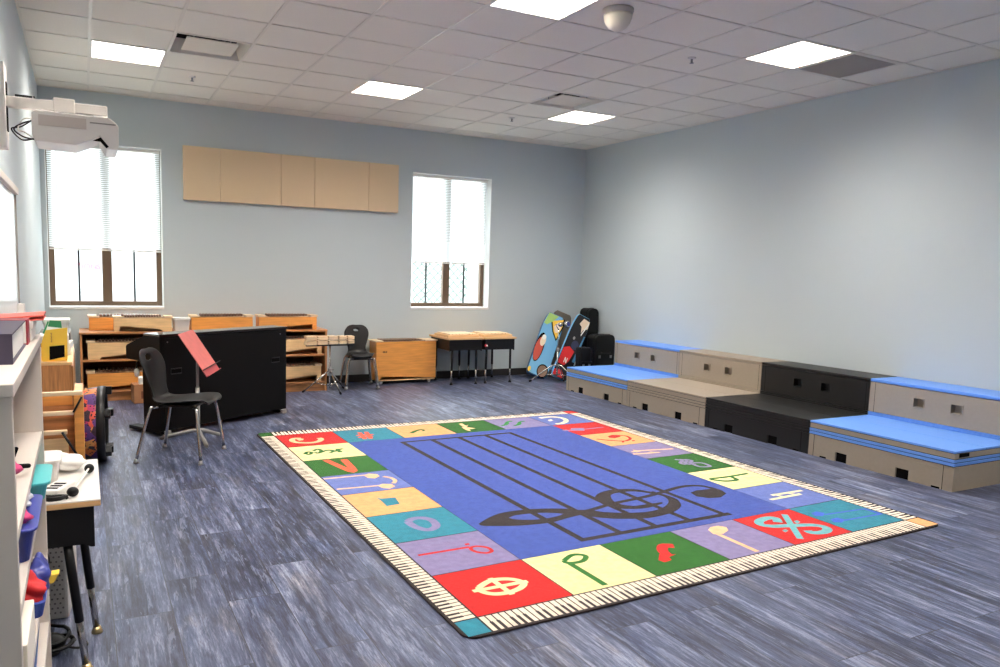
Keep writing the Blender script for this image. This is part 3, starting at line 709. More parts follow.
ribbon([(3.09, 3.795), (3.131, 3.793), (3.20, 3.76), (3.25, 3.70), (3.367, 3.634), (3.503, 3.596), (3.629, 3.611), (3.733, 3.663), (3.805, 3.731), (3.834, 3.804), (3.822, 3.860), (3.79, 3.905)],
       [(3.07, 3.706), (3.10, 3.69), (3.142, 3.632), (3.215, 3.575), (3.291, 3.538), (3.419, 3.496), (3.533, 3.498), (3.67, 3.527), (3.788, 3.593), (3.854, 3.678), (3.885, 3.766), (3.850, 3.940)], 3.6)
stroke([(3.10, 3.75), (3.20, 3.763), (3.328, 3.797), (3.460, 3.823), (3.614, 3.842), (3.750, 3.862), (3.904, 3.898), (4.069, 3.941), (4.190, 3.946), (4.27, 3.905), (4.300, 3.828), (4.302, 3.76)], 0.042, 'black', 3.9)
flat([(4.048, 3.727), (4.099, 3.662), (4.188, 3.645), (4.297, 3.700), (4.324, 3.771), (4.280, 3.826), (4.155, 3.839), (4.074, 3.811)], 'black', 4.4)
ribbon([(3.85, 3.90), (3.765, 4.026), (3.672, 4.063), (3.572, 4.075), (3.464, 4.040), (3.383, 3.970), (3.348, 3.885), (3.344, 3.775), (3.401, 3.705), (3.502, 3.663), (3.589, 3.658), (3.72, 3.69)],
       [(3.80, 3.90), (3.743, 3.970), (3.670, 3.999), (3.572, 3.997), (3.52, 3.975), (3.494, 3.942), (3.453, 3.858), (3.457, 3.776), (3.490, 3.74), (3.527, 3.722), (3.631, 3.721), (3.74, 3.716)], 4.2)
rug_o = rug.build('music_rug', RM['line'])
tag(rug_o, 'large rug with a treble clef on blue, note squares and a piano-key border', 'rug')

# ================================================================== RISERS
def riser(y0, y1, x0, x1, z0, z1, body, trim, kind, label, endface=False):
    """moulded staging block; notches are cut in, the low ones plugged dark as painted shade"""
    r = thing('choir_riser', label, 'riser', ((x0 + x1) / 2, (y0 + y1) / 2, z0), 0, kind)
    hx, hy, h = (x1 - x0) / 2, (y1 - y0) / 2 - 0.003, z1 - z0
    low = kind.startswith('low')
    tt = 0.017
    top = MB()
    if low:
        top.box(-hx, -0.192, -hy, hy, h - tt, h, b=0.004).box(-0.188, hx, -hy, hy, h - tt, h, b=0.004)
    else: top.box(-hx, hx, -hy, hy, h - 0.026, h, b=0.005)
    top.build('top_panel', trim, r)
    if low:
        MB().box(-hx + 0.009, hx - 0.002, -hy + 0.006, hy - 0.006, h - 0.118, h - tt).build('groove_shade', M_shade, r)  # near-black filler paints shade into the gaps between lid and strips
        MB().box(-hx + 0.003, hx, -hy + 0.002, hy - 0.002, h - tt - 0.042, h - tt - 0.004, b=0.002).build('lid_band', body, r)
        s = MB()
        s.box(-hx, hx, -hy + (0.001 if endface else 0.0), hy, h - 0.086, h - 0.064, b=0.003).box(-hx, hx, -hy, hy, h - 0.113, h - 0.091, b=0.003)
        s.build('edge_strip', trim, r)
        zt = h - 0.118
        b = MB()
        nz = 0.078
        cuts = [(-hy * 0.46, -hy * 0.29), (hy * 0.40, hy * 0.57)]
        ys = [-hy, cuts[0][0], cuts[0][1], cuts[1][0], cuts[1][1], hy]
        for k in range(5):
            if k in (1, 3): b.box(-hx + 0.003, hx, ys[k], ys[k + 1], nz, zt); b.box(-hx + 0.14, hx, ys[k], ys[k + 1], 0, nz)
            else: b.box(-hx + 0.003, hx, ys[k], ys[k + 1], 0.0, zt)
        b.build('body', body, r)
        for a in cuts: MB().box(-hx + 0.016, -hx + 0.138, a[0] + 0.001, a[1] - 0.001, 0.0005, nz - 0.001).build('notch_shade', M_shade, r)  # black plug fills the notch, its shade put into the colour
        for yy in (-hy * 0.80, hy * 0.76): MB().box(-hx + 0.0010, -hx + 0.0032, yy - 0.03, yy + 0.03, 0.0005, 0.013).build('foot_slot', M_shade, r)
        for yy in (-hy + 0.075, hy - 0.05): MB().box(-hx + 0.0018, -hx + 0.0032, yy - 0.0015, yy + 0.0015, 0.0, zt).build('panel_seam', M_shade, r)
        if endface:
            MB().box(0.10, hx, -hy - 0.010, -hy + 0.001, 0.0, h - tt + 0.002, b=0.003).build('end_cover', body, r)
            s = MB(); s.box(-hx + 0.05, -hx + 0.17, -hy - 0.002, -hy + 0.003, h - 0.048, h - 0.022); s.build('hand_hole', M_shade, r)
            s = MB(); s.box(0.14, 0.20, -hy - 0.0115, -hy - 0.0095, 0.0, 0.075); s.build('wheel_recess', M_shade, r)
            s = MB(); s.box(-0.02, 0.05, -hy - 0.008, -hy + 0.002, h - 0.018, h + 0.003, b=0.002); s.build('hinge', M_steel, r)
            MB().box(-hx - 0.0005, -hx + 0.0035, -hy + 0.11, -hy + 0.28, 0.150, 0.156).build('embossing', body, r)
    else:
        MB().box(-hx + 0.062, hx - 0.002, -hy + 0.006, hy - 0.006, 0.004, h - 0.027).build('groove_shade', M_shade, r)  # near-black filler, shade painted into the seams above and below the body
        b = MB(); zt = h - 0.030; fx = -hx + 0.004
        hs = ((-hy * 0.325, -hy * 0.185), (hy * 0.19, hy * 0.33))
        hz0, hz1 = 0.142, 0.214
        ys = [-hy, hs[0][0], hs[0][1], hs[1][0], hs[1][1], hy]
        for k in range(5):
            if k in (1, 3):
                b.box(fx, hx, ys[k], ys[k + 1], 0.034, hz0).box(fx, hx, ys[k], ys[k + 1], hz1, zt).box(fx + 0.05, hx, ys[k], ys[k + 1], hz0, hz1)
            else: b.box(fx, hx, ys[k], ys[k + 1], 0.034, zt)
        b.build('body', body, r)
        for a in hs:
            rim = MB(); p0, p1 = a[0] - 0.007, a[1] + 0.007
            rim.box(fx - 0.004, fx + 0.012, p0, p1, hz0 - 0.007, hz0).box(fx - 0.004, fx + 0.012, p0, p1, hz1, hz1 + 0.007)
            rim.box(fx - 0.004, fx + 0.012, p0, a[0], hz0, hz1).box(fx - 0.004, fx + 0.012, a[1], p1, hz0, hz1)
            rim.build('handle_rim', body, r)
        MB().box(-hx, hx, -hy, hy, 0.015, 0.03, b=0.002).build('edge_strip', trim, r)
        MB().box(-hx, hx, -hy + 0.001, hy - 0.001, 0.0, 0.013, b=0.002).build('base_strip', trim, r)
        for yy in (-hy + 0.03, hy - 0.05): MB().box(fx - 0.001, fx + 0.001, yy - 0.0015, yy + 0.0015, 0.031, zt).build('panel_seam', M_shade, r)
    return r
YR = [8.02, 6.795, 5.565, 4.34, 3.115]
XF, XU, ZL, ZU = 5.90, 6.655, 0.298, 0.628
kinds = [(M_taupe, M_blue, 'blue-topped taupe', 'at the far end of the row'), (M_taupe, M_taupe, 'plain taupe', 'second from the far end'),
         (M_charcoal, M_charcoal, 'all-black', 'left of the near blue one'), (M_taupe, M_blue, 'blue-topped taupe', 'at the near end, by the right edge')]
for k, (bm_, tm_, c, where) in enumerate(kinds):
    riser(YR[k + 1], YR[k], XF, 7.045, 0.0, ZL, bm_, tm_, 'low choir risers in a row', 'low front ' + c + ' choir riser ' + where, endface=(k == 3))
    riser(YR[k + 1], YR[k], XU, 7.045, ZL + 0.001, ZU, bm_, tm_, 'upper choir risers in a row', 'upper rear ' + c + ' choir riser ' + where)
# ================================================================== SHELVES AND INSTRUMENTS AT THE BACK WALL
SY0, SY1 = 8.87, 9.415
def shelf_unit(x0, x1, label):
    r = thing('bookshelf', label, 'bookshelf', ((x0 + x1) / 2, SY0, 0), 0, 'low oak shelves under the windows')
    w = (x1 - x0) / 2; d = SY1 - SY0; t = 0.022
    for s in (-1, 1): MB().box(s * w - (t if s > 0 else 0), s * w + (t if s < 0 else 0), 0, d, 0, 0.723, b=0.002).build('side_panel', M_oak, r)
    MB().box(-w - 0.004, w + 0.004, -0.006, d, 0.723, 0.746, b=0.003).build('top_panel', M_oakh, r)
    for z in (0.428, 0.094): MB().box(-w + t, w - t, 0.006, d - 0.012, z, z + t, b=0.002).build('shelf', M_oakh, r)
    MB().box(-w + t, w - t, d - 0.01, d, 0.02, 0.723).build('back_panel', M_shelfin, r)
    MB().box(-w + t, w - t, 0.03, 0.05, 0, 0.094).build('plinth', M_oakh, r)
    return r
shelf_unit(0.332, 1.655, 'low oak bookshelf at the left, half hidden by the black piano')
shelf_unit(1.665, 2.988, 'low oak bookshelf right of the piano, behind the row of wood blocks')

def xylophone(L, D, h, m, label, loc, group, cut=True, rz=0.0, bars=14, flip=False):
    """wooden trough with an undercut front, tone bars across two rails on top"""
    r = thing('xylophone', label, 'xylophone', loc, rz, group); w = L / 2; t = 0.012; hb = h - 0.02
    if cut:
        pts = [(-w, 0), (-w + 0.05, 0), (-w + 0.055, hb * 0.40), (-w + 0.08, hb * 0.42), (w * 0.62, 0.022), (w * 0.66, 0.0), (w, 0), (w, hb), (-w, hb)]
        if flip: pts = [(-a, b_) for a, b_ in reversed(pts)]
    else: pts = [(-w, 0), (w, 0), (w, hb), (-w, hb)]
    MB().prism(pts, 1, 0, t, None, 0.0015).build('front_panel', m, r)
    MB().box(-w, w, D - t, D, 0.0, hb, b=0.0015).build('back_panel', m, r)
    for s in (-1, 1): MB().box(s * w - (t if s > 0 else 0), s * w + (t if s < 0 else 0), t, D - t, 0, hb, b=0.0015).build('end_panel', m, r)
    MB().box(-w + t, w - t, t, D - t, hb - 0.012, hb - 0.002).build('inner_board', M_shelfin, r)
    e = MB()
    for s in (-1, 1): e.box(s * w - (0.075 if s > 0 else 0.012), s * w + (0.012 if s > 0 else 0.075), -0.006, D + 0.004, hb, h + 0.004, b=0.003)
    e.build('end_cap', M_rail, r)
    rl = MB()
    for y in (0.05, D - 0.05): rl.box(-w + 0.085, w - 0.085, y - 0.006, y + 0.006, hb, hb + 0.008)
    rl.build('rail', M_rail, r)
    span = L - 0.2; p = span / bars
    for k in range(bars):
        c = -span / 2 + (k + 0.5) * p; f = k / (bars - 1); yy = 0.012 + 0.03 * f
        MB().box(c - p * 0.34, c + p * 0.34, yy, D - yy, hb + 0.010, hb + 0.034, b=0.004).build('tone_bar', M_bar, r)
    return r
zt, z1, z2 = 0.7465, 0.4505, 0.1165
GX = 'Orff xylophones on the oak shelves'
xylophone(0.70, 0.20, 0.158, M_orange, 'orange wooden xylophone at the left end of the shelf top, behind a paler one', (0.775, SY0 + 0.24, zt), GX, False)
xylophone(0.575, 0.17, 0.165, M_birch, 'pale wooden xylophone on the shelf top under the left window', (0.950, SY0 + 0.01, zt), GX, True)
xylophone(0.672, 0.20, 0.168, M_orange, 'orange wooden xylophone on the shelf top just right of the white tub', (1.785, SY0 + 0.06, zt), GX, False)
xylophone(0.680, 0.20, 0.168, M_orange, 'orange wooden xylophone at the right end of the shelf top', (2.53, SY0 + 0.04, zt), GX, True, flip=True)
xylophone(0.66, 0.22, 0.200, M_birch, 'pale wooden xylophone on the middle shelf left of the piano', (0.735, SY0 + 0.03, z1), GX, True, flip=True)
xylophone(0.66, 0.22, 0.200, M_birch, 'pale wooden xylophone on the middle shelf right of the piano', (2.60, SY0 + 0.03, z1), GX, True, flip=True)
xylophone(0.72, 0.24, 0.205, M_orange, 'orange wooden xylophone on the lowest shelf left of the piano', (0.755, SY0 + 0.03, z2), GX, True, flip=True)
xylophone(0.70, 0.24, 0.205, M_birch, 'pale wooden xylophone on the lowest shelf right of the piano', (2.575, SY0 + 0.03, z2), GX, True, flip=True)
# white lidded tub on top
def tub(label, loc, w, d, h, rz=0.0, cat='tub', name='plastic_tub', mm=None, group=None):
    r = thing(name, label, cat, loc, rz, group); mm = mm or M_white
    b = MB(); v = []
    k = 0.86
    lo = round_rect(-w / 2 * k, w / 2 * k, -d / 2 * k, d / 2 * k, 0.02, 4); hi = round_rect(-w / 2, w / 2, -d / 2, d / 2, 0.024, 4); n = len(lo)
    vs = [(x, y, 0) for x, y in lo] + [(x, y, h) for x, y in hi]
    b._new(vs, [tuple(range(n - 1, -1, -1)), tuple(range(n, 2 * n))] + [(i, (i + 1) % n, (i + 1) % n + n, i + n) for i in range(n)], None)
    b.build('body', mm, r)
    return r, round_rect(-w / 2 - 0.008, w / 2 + 0.008, -d / 2 - 0.008, d / 2 + 0.008, 0.03, 4)
M_tubw = mat('milky_tub', (206, 204, 200), 0.45)
r, o2 = tub('white lidded tub on the shelf top between two xylophones', (1.345, SY0 + 0.12, zt), 0.18, 0.16, 0.12, mm=M_tubw)
MB().prism(o2, 2, 0.1205, 0.143, None, 0.004).build('lid', M_paper, r)

# ------------------------------------------------------------------ piano seen from behind
A = (0.949, 6.896); yaw = math.atan2(0.509, 0.861); Lp = 1.457
pn = thing('piano', 'black upright piano with its plain back turned to the room', 'piano', (A[0], A[1], 0), yaw)
prof = [(0.004, 0.045), (0.004, 0.862), (0.215, 0.862), (0.245, 0.85), (0.47, 0.765), (0.485, 0.75), (0.485, 0.655), (0.46, 0.64), (0.25, 0.628), (0.245, 0.045)]
MB().prism(prof, 0, 0, Lp, None, 0.004).build('cabinet', M_piano, pn)
MB().box(-0.008, Lp + 0.008, -0.008, 0.215, 0.863, 0.884, b=0.005).build('lid', mat('piano_lid_gloss', (26, 23, 21), 0.16, coat=0.6), pn)
MB().box(0.03, Lp - 0.03, -0.004, 0.0035, 0.06, 0.845, b=0.002).build('back_panel', mat('black_back_board', (8, 6, 5), 0.6, spec=0.2, var=0.08, scale=5), pn)
for hx in (0.155, Lp - 0.155):
    f = MB()
    f.box(hx - 0.055, hx + 0.055, -0.009, -0.0041, 0.53, 0.538, b=0.001).box(hx - 0.055, hx + 0.055, -0.012, -0.0041, 0.575, 0.584, b=0.001)
    f.box(hx - 0.055, hx + 0.055, -0.005, -0.0042, 0.538, 0.575)
    f.build('handle', mat('handle_black', (30, 28, 26), 0.35), pn)
    MB().box(hx - 0.05, hx + 0.05, -0.006, -0.0051, 0.54, 0.574).build('handle_slot', M_shade, pn)
for xx in (0.05, Lp - 0.05):
    MB().box(xx - 0.045, xx + 0.045, 0.005, 0.47, 0.012, 0.044, b=0.005).build('toe_block', M_piano, pn)
for xx, yy in ((0.06, 0.03), (Lp - 0.045, 0.03)):
    q = MB().box(xx - 0.03, xx + 0.03, -0.02, 0.03, 0.0, 0.042, b=0.006).build('caster', M_grey, pn)
for xx in (0.07, Lp - 0.09): MB().cyl((xx, -0.008, 0.815), (xx, -0.0041, 0.815), 0.006, None, 10).build('screw', M_steel, pn)
MB().prism([(0.24, 0.852), (0.466, 0.769), (0.466, 0.774), (0.24, 0.857)], 0, 0.05, Lp - 0.05).build('fallboard', M_piano, pn)
# cardboard box and white caps beyond the end of the piano
r = thing('cardboard_box', 'small brown cardboard box on the floor behind the left end of the piano', 'box', (0.93, 8.64, 0), 0.1)
MB().box(-0.10, 0.14, 0, 0.2, 0, 0.20, b=0.003).build('carton', M_card, r)
MB().box(-0.03, 0.04, -0.002, 0.0, 0.05, 0.13).build('label_patch', mat('brown_print', (116, 70, 44), 0.8), r)
tag(MB().box(-0.07, 0.09, -0.08, 0.07, 0, 0.07, b=0.006).build('white_carton', M_paper, None, (0.95, 8.74, 0.2005)), 'small white carton on top of the brown cardboard box', 'box')
r = thing('headphones', 'white headphones hanging at the keyboard end of the piano', 'headphones', (0.800, 7.245, 0.53))
for s in (-1, 1): MB().lathe([(0.0, -0.012), (0.034, -0.012), (0.04, 0.0), (0.034, 0.014), (0.0, 0.016)], (0.02 + 0.035 * s, 0.02, -0.015 * (s < 0)), None, 18, (1, 0.25, 0)).build('ear_cup', M_paper, r)
MB().tube(bez([(-0.015, 0.02, 0.0), (-0.012, 0.03, 0.07), (0.02, 0.035, 0.097), (0.052, 0.03, 0.07), (0.055, 0.02, 0.01)]), 0.006, None, 8).build('headband', M_black, r)

# ------------------------------------------------------------------ moulded school chairs
def grip(u, v, cu, cv, ru, rv): return ((u - cu) / ru) ** 2 + ((v - cv) / rv) ** 2 < 1
def school_chair(label, loc, rz, sc=1.0, wsc=1.0, group=None):
    """one-piece shell (seat rising into a waisted back with a grip hole) on four bent chrome legs; local +x is forward"""
    r = thing('school_chair', label, 'chair', loc, rz, group)
    prof = [(0.246, 0.433), (0.238, 0.446), (0.20, 0.453), (0.12, 0.450), (0.02, 0.438), (-0.08, 0.430), (-0.15, 0.436), (-0.195, 0.47), (-0.215, 0.53), (-0.228, 0.60), (-0.243, 0.68), (-0.258, 0.745), (-0.272, 0.795), (-0.281, 0.822), (-0.285, 0.831)]
    wid = [0.135, 0.165, 0.192, 0.210, 0.208, 0.19, 0.165, 0.140, 0.138, 0.165, 0.190, 0.190, 0.160, 0.115, 0.060]
    P = [(p[0] * sc, p[1] * sc, w * wsc) for p, w in zip(prof, wid)]
    S = bez(P, 8); n = len(S); NV = 25
    bm = MB(); vs = []
    for i, (x, z, w) in enumerate(S):
        t = i / (n - 1); d = S[min(i + 1, n - 1)] - S[max(i - 1, 0)]; dl = math.hypot(d.x, d.y) or 1
        nx, nz = d.y / dl, -d.x / dl                                   # towards the sitter
        if nz < 0 and t < 0.45: pass
        for j in range(NV):
            v = (j / (NV - 1) - 0.5) * 2; cup = (0.020 if t < 0.5 else 0.034) * (v * v) * (1 if t > 0.12 else t / 0.12) * (1 if t < 0.72 else max(0, (1 - t) / 0.28))
            vs.append((x + nx * cup, v * w, z + nz * cup))
    hole_i = [i for i in range(n)]
    f = []
    for i in range(n - 1):
        for j in range(NV - 1):
            zc = (S[i].y + S[i + 1].y) / 2 / sc; yc = ((j + 0.5) / (NV - 1) - 0.5) * 2 * S[i].z / wsc
            if zc > 0.7 and ((zc - 0.768) / 0.026) ** 2 + (yc / 0.046) ** 2 < 1: continue
            f.append((i * NV + j, (i + 1) * NV + j, (i + 1) * NV + j + 1, i * NV + j + 1))
    bm._new(vs, f, None, True)
    sh = bm.build('shell', M_black, r)
    md = sh.modifiers.new('thickness', 'SOLIDIFY'); md.thickness = 0.008; md.offset = 0
    md = sh.modifiers.new('round', 'SUBSURF'); md.levels = 1; md.render_levels = 1
    fr = MB()
    z = 0.405 * sc
    for x in (0.12, -0.12): fr.tube([(x * sc, -0.145 * wsc, z), (x * sc, 0.145 * wsc, z)], 0.010, None, 10)
    fr.tube([(-0.13 * sc, 0.09 * wsc, z), (0.13 * sc, 0.09 * wsc, z)], 0.008, None, 8).tube([(-0.13 * sc, -0.09 * wsc, z), (0.13 * sc, -0.09 * wsc, z)], 0.008, None, 8)
    fr.box(-0.13 * sc, 0.13 * sc, -0.135 * wsc, 0.135 * wsc, z + 0.006, z + 0.016)
    fr.build('under_frame', M_blackm, r)
    for fx, fy in ((1, 1), (1, -1), (-1, 1), (-1, -1)):
        if fx > 0: path = [(0.13 * sc, 0.12 * fy * wsc, z), (0.165 * sc, 0.165 * fy * wsc, z), (0.19 * sc, 0.205 * fy * wsc, z - 0.035), (0.232 * sc, 0.255 * fy * wsc, 0.012)]
        else: path = [(-0.12 * sc, 0.12 * fy * wsc, z), (-0.15 * sc, 0.165 * fy * wsc, z), (-0.175 * sc, 0.200 * fy * wsc, z - 0.035), (-0.255 * sc, 0.255 * fy * wsc, 0.012)]
        lg = MB().tube(bez(path, 5), 0.0115, None, 12).build('leg', M_chrome, r)
        p = path[-1]; MB().lathe([(0.013, 0.03), (0.016, 0.012), (0.019, 0.006), (0.019, 0.0)], (p[0], p[1], 0), None, 14).build('foot_glide', M_steel, lg)
    return r
school_chair('black moulded school chair with chrome legs standing in front of the piano', (1.043, 6.143, 0), math.atan2(-0.47, 0.88))
a0 = R(-98)
c1 = school_chair('lowest chair of the stack of black moulded chairs by the bass xylophone', (3.44, 9.03, 0), a0, 0.90, 0.78, 'stack of black school chairs')
fwd = Vector((math.cos(a0), math.sin(a0), 0))
for k, lb in ((1, 'middle chair of the stack of black moulded chairs by the bass xylophone'), (2, 'topmost chair of the stack of black moulded chairs by the bass xylophone')):
    p = Vector((3.44, 9.03, 0)) + fwd * 0.034 * k; dup(c1, (p.x, p.y, 0.012 * k), a0, lb, 'stack of black school chairs')

# ------------------------------------------------------------------ music stand
st = thing('music_stand', 'grey music stand with a tilted red-pink desk beside the piano', 'music stand', (1.215, 6.62, 0))
cx0, cy0, cz0, sa, sb, sw, sl = 0.013, 0.081, 0.771, 0.352, 0.999, 0.488, 0.350
for k, (dx, dy) in enumerate(((-0.285, 0.15), (0.20, 0.12), (0.03, -0.285))):
    MB().tube(bez([(0, 0, 0.095), (dx * 0.25, dy * 0.25, 0.08), (dx, dy, 0.014)], 5), [0.017] * 10 + [0.013], None, 8).build('foot', M_grey, st)
MB().cyl((0, 0, 0.07), (0, 0, 0.46), 0.0165, None, 14).build('lower_tube', M_grey, st)
MB().cyl((0, 0, 0.44), (cx0 * 0.6, cy0 * 0.6, cz0 - 0.055), 0.012, None, 12).build('upper_tube', M_grey, st)
Wv = Vector((math.sin(sa), math.cos(sa), 0)); hv = Vector((math.cos(sa), -math.sin(sa), 0)); Tv = math.cos(sb) * hv - Vector((0, 0, math.sin(sb))); Nv = Wv.cross(Tv)
if Nv.z < 0: Nv = -Nv
mx = Matrix(((Wv.x, Tv.x, Nv.x, cx0), (Wv.y, Tv.y, Nv.y, cy0), (Wv.z, Tv.z, Nv.z, cz0), (0, 0, 0, 1)))
dk = MB().box(-sw / 2, sw / 2, -sl / 2, sl / 2, -0.003, 0.003, M_redmetal, 0.001, mx).build('desk', M_redmetal, st)
lip = MB()
lip.box(-sw / 2, sw / 2, sl / 2, sl / 2 + 0.06, -0.004, 0.002, None, 0.001, mx)
lip.box(-sw / 2, sw / 2, sl / 2 + 0.058, sl / 2 + 0.064, -0.003, 0.018, None, 0.001, mx)
lip.build('lip', mat('red_lip', (186, 74, 76), 0.45), st)
MB().box(-sw / 2, sw / 2 + 0.16, sl / 2 - 0.004, sl / 2 + 0.004, 0.003, 0.012, None, 0.001, mx).build('retainer_bar', M_blackm, st)
MB().box(-0.05, 0.05, -0.06, 0.06, -0.02, -0.0035, None, 0.003, mx).build('desk_bracket', M_grey, st)

# ------------------------------------------------------------------ temple blocks
tb = thing('temple_blocks', 'double row of pale wood blocks on a chrome tripod stand right of the shelves', 'wood blocks', (2.972, 8.70, 0), R(1))
wd = [0.137, 0.132, 0.125, 0.108, 0.096]
xsb = -0.30
for k in range(5):
    for row in range(2):
        z0 = 0.583 + row * 0.058 + 0.006 * k * (1 - row) * 0.5
        b = MB(); x0, x1 = xsb, xsb + wd[k] - 0.018; h_ = 0.046 - 0.002 * k * (1 if row == 0 else 0.5)
        # a block with a saw slot
        b.box(x0, x1, -0.07, 0.05, z0, z0 + h_ * 0.42, b=0.003).box(x0, x1, -0.07, 0.05, z0 + h_ * 0.5, z0 + h_, b=0.003).box(x0 + 0.012, x1, -0.068, 0.05, z0 + h_ * 0.42, z0 + h_ * 0.5)
        b.build('wood_block', M_rail, tb)
    xsb += wd[k]
MB().box(-0.29, 0.29, -0.012, 0.012, 0.564, 0.5815, b=0.003).build('rail', M_blackm, tb)
MB().cyl((0, 0, 0.06), (0, 0, 0.565), 0.011, None, 12).build('post', M_chrome, tb)
MB().lathe([(0.02, 0.255), (0.024, 0.262), (0.024, 0.292), (0.02, 0.3)], (0, 0, 0), None, 14).box(0.012, 0.05, -0.006, 0.006, 0.27, 0.284, b=0.003).build('clamp', M_steel, tb)
for k, (dx, dy) in enumerate(((-0.30, 0.08), (0.07, -0.20), (0.24, 0.20))):
    lg = MB().tube([(dx * 0.06, dy * 0.06, 0.262), (dx, dy, 0.016)], 0.008, None, 10).tube([(0, 0, 0.085), (dx * 0.55, dy * 0.55, 0.125)], 0.005, None, 8).build('leg', M_chrome, tb)
    MB().tube([(dx * 0.93, dy * 0.93, 0.033), (dx * 1.03, dy * 1.03, 0.011)], 0.012, None, 10).build('rubber_foot', M_blackm, lg)

# ------------------------------------------------------------------ bass xylophone on casters
bx = thing('bass_xylophone', 'large orange plywood bass xylophone on casters by the back wall', 'xylophone', (4.135, 9.13, 0), R(1.5))
w = 0.425; z0, z1_ = 0.055, 0.555
MB().prism([(-w, z0), (-w + 0.05, z0 + 0.005), (-w + 0.075, z0 + 0.045), (-w + 0.12, z0 + 0.052), (w * 0.72, z0 + 0.012), (w, z0 + 0.012), (w, z1_), (-w, z1_)], 1, 0, 0.014, None, 0.002).build('front_panel', M_orange, bx)
MB().box(-w, w, 0.236, 0.25, z0, z1_, b=0.002).build('back_panel', M_orange, bx)
for s in (-1, 1): MB().box(s * w - (0.014 if s > 0 else 0), s * w + (0.014 if s < 0 else 0), 0.014, 0.236, z0, z1_, b=0.002).build('end_panel', M_orange, bx)
MB().box(-w + 0.014, w - 0.014, 0.0, 0.236, z0 - 0.012, z0 - 0.0005, b=0.002).build('base_board', M_birch, bx)
MB().box(-w + 0.014, w - 0.014, 0.014, 0.236, z1_ - 0.02, z1_ - 0.008).build('inner_board', M_shelfin, bx)
MB().box(-w - 0.022, -w + 0.09, -0.012, 0.262, z1_, z1_ + 0.016, b=0.003).build('end_cap', M_rail, bx)
MB().box(w - 0.17, w + 0.016, -0.012, 0.262, z1_, z1_ + 0.016, b=0.003).build('end_cap', M_rail, bx)
for k in range(13):
    c = -w + 0.115 + k * 0.042
    MB().box(c - 0.016, c + 0.016, 0.02, 0.23, z1_ + 0.006, z1_ + 0.024, b=0.003).build('tone_bar', M_bar, bx)
lg = MB()
for k, (c, wd_) in enumerate(((0, 0.012), (0.016, 0.012), (0.03, 0.003), (0.037, 0.003), (0.045, 0.012))):
    lg.box(-w + 0.088 + c, -w + 0.088 + c + wd_, -0.0012, 0.0, z1_ - 0.142, z1_ - 0.122)
lg.build('maker_stamp', mat('burnt_stamp', (92, 62, 36), 0.7), bx)
for sx in (-1, 1):
    for yy in (0.04, 0.21):
        c = MB(); c.cyl((sx * (w - 0.08), yy - 0.009, 0.021), (sx * (w - 0.08), yy + 0.009, 0.021), 0.021, None, 16).box(sx * (w - 0.08) - 0.012, sx * (w - 0.08) + 0.012, yy - 0.014, yy - 0.010, 0.015, 0.0425).box(sx * (w - 0.08) - 0.012, sx * (w - 0.08) + 0.012, yy + 0.010, yy + 0.014, 0.015, 0.0425)
        c.build('caster', M_white, bx)

# ------------------------------------------------------------------ school desks
M_deskwood = wood('desk_laminate', (222, 178, 126), axis=0, var=0.05)
def school_desk(label, loc, rz, w, d, h, topm, edgem, group, legx=0.18, legy=(0.06, 0.06), legt=None):
    r = thing('school_desk', label, 'desk', loc, rz, group)
    MB().box(-w / 2, w / 2, 0, d, h - 0.004, h, b=0.001).build('desk_top', topm, r)
    MB().box(-w / 2, w / 2, 0, d, h - 0.024, h - 0.0045, b=0.003).build('edge_band', edgem, r)
    b = MB(); bw = w / 2 - 0.022; z0_, z1_ = h - 0.165, h - 0.0245
    b.prism([(-bw, z0_ - 0.012), (-bw + 0.012, z0_ - 0.012), (-bw + 0.03, z0_), (bw - 0.03, z0_), (bw - 0.012, z0_ - 0.012), (bw, z0_ - 0.012), (bw, z1_), (-bw, z1_)], 1, 0.018, 0.024)
    b.box(-bw, -bw + 0.003, 0.024, d - 0.02, z0_, z1_).box(bw - 0.003, bw, 0.024, d - 0.02, z0_, z1_).box(-bw + 0.003, bw - 0.003, 0.024, d - 0.02, z0_, z0_ + 0.003)
    b.build('book_box', M_blackm, r)
    for sx in (-1, 1):
        for yy in (legy[0], d - legy[1]):
            lx = legx if isinstance(legx, float) else legx[0 if yy == legy[0] else 1]
            lt = lx - 0.006 if legt is None else legt[0 if yy == legy[0] else 1]
            def at(z): k = (z0_ + 0.03 - z) / (z0_ + 0.03); return (sx * (lt + (lx - lt) * k), yy, z)
            l = MB().tube([at(z0_ + 0.03), at(0.19)], 0.0155, None, 12).build('leg', M_blackm, r)
            MB().tube([at(0.24), at(0.02)], 0.0125, None, 12).build('leg_insert', M_chrome, l)
            MB().lathe([(0.014, 0.026), (0.017, 0.014), (0.021, 0.008), (0.021, 0.0)], (sx * lx, yy, 0), None, 14).build('foot_glide', M_blackm if topm is M_deskwood else M_brass, l)
    return r
GD = 'school desks with black book boxes'
school_desk('left one of two black school desks with wood tops at the back wall', (4.82, 8.76, 0), 0, 0.52, 0.62, 0.622, M_deskwood, M_deskwood, GD, 0.182)
d2 = school_desk('right one of two black school desks with wood tops at the back wall', (5.335, 8.76, 0), R(0.5), 0.49, 0.62, 0.622, M_deskwood, M_deskwood, GD, 0.190)
f = MB().prism([(-0.24, 0.505), (-0.212, 0.498), (-0.195, 0.515), (-0.205, 0.535), (-0.232, 0.535)], 1, 0.0155, 0.0178); f.build('red_sticker', M_red, d2)
MB().prism([(-0.216, 0.513), (-0.196, 0.500), (-0.188, 0.515), (-0.205, 0.528)], 1, 0.0145, 0.0154).build('white_sticker', M_paper, d2)
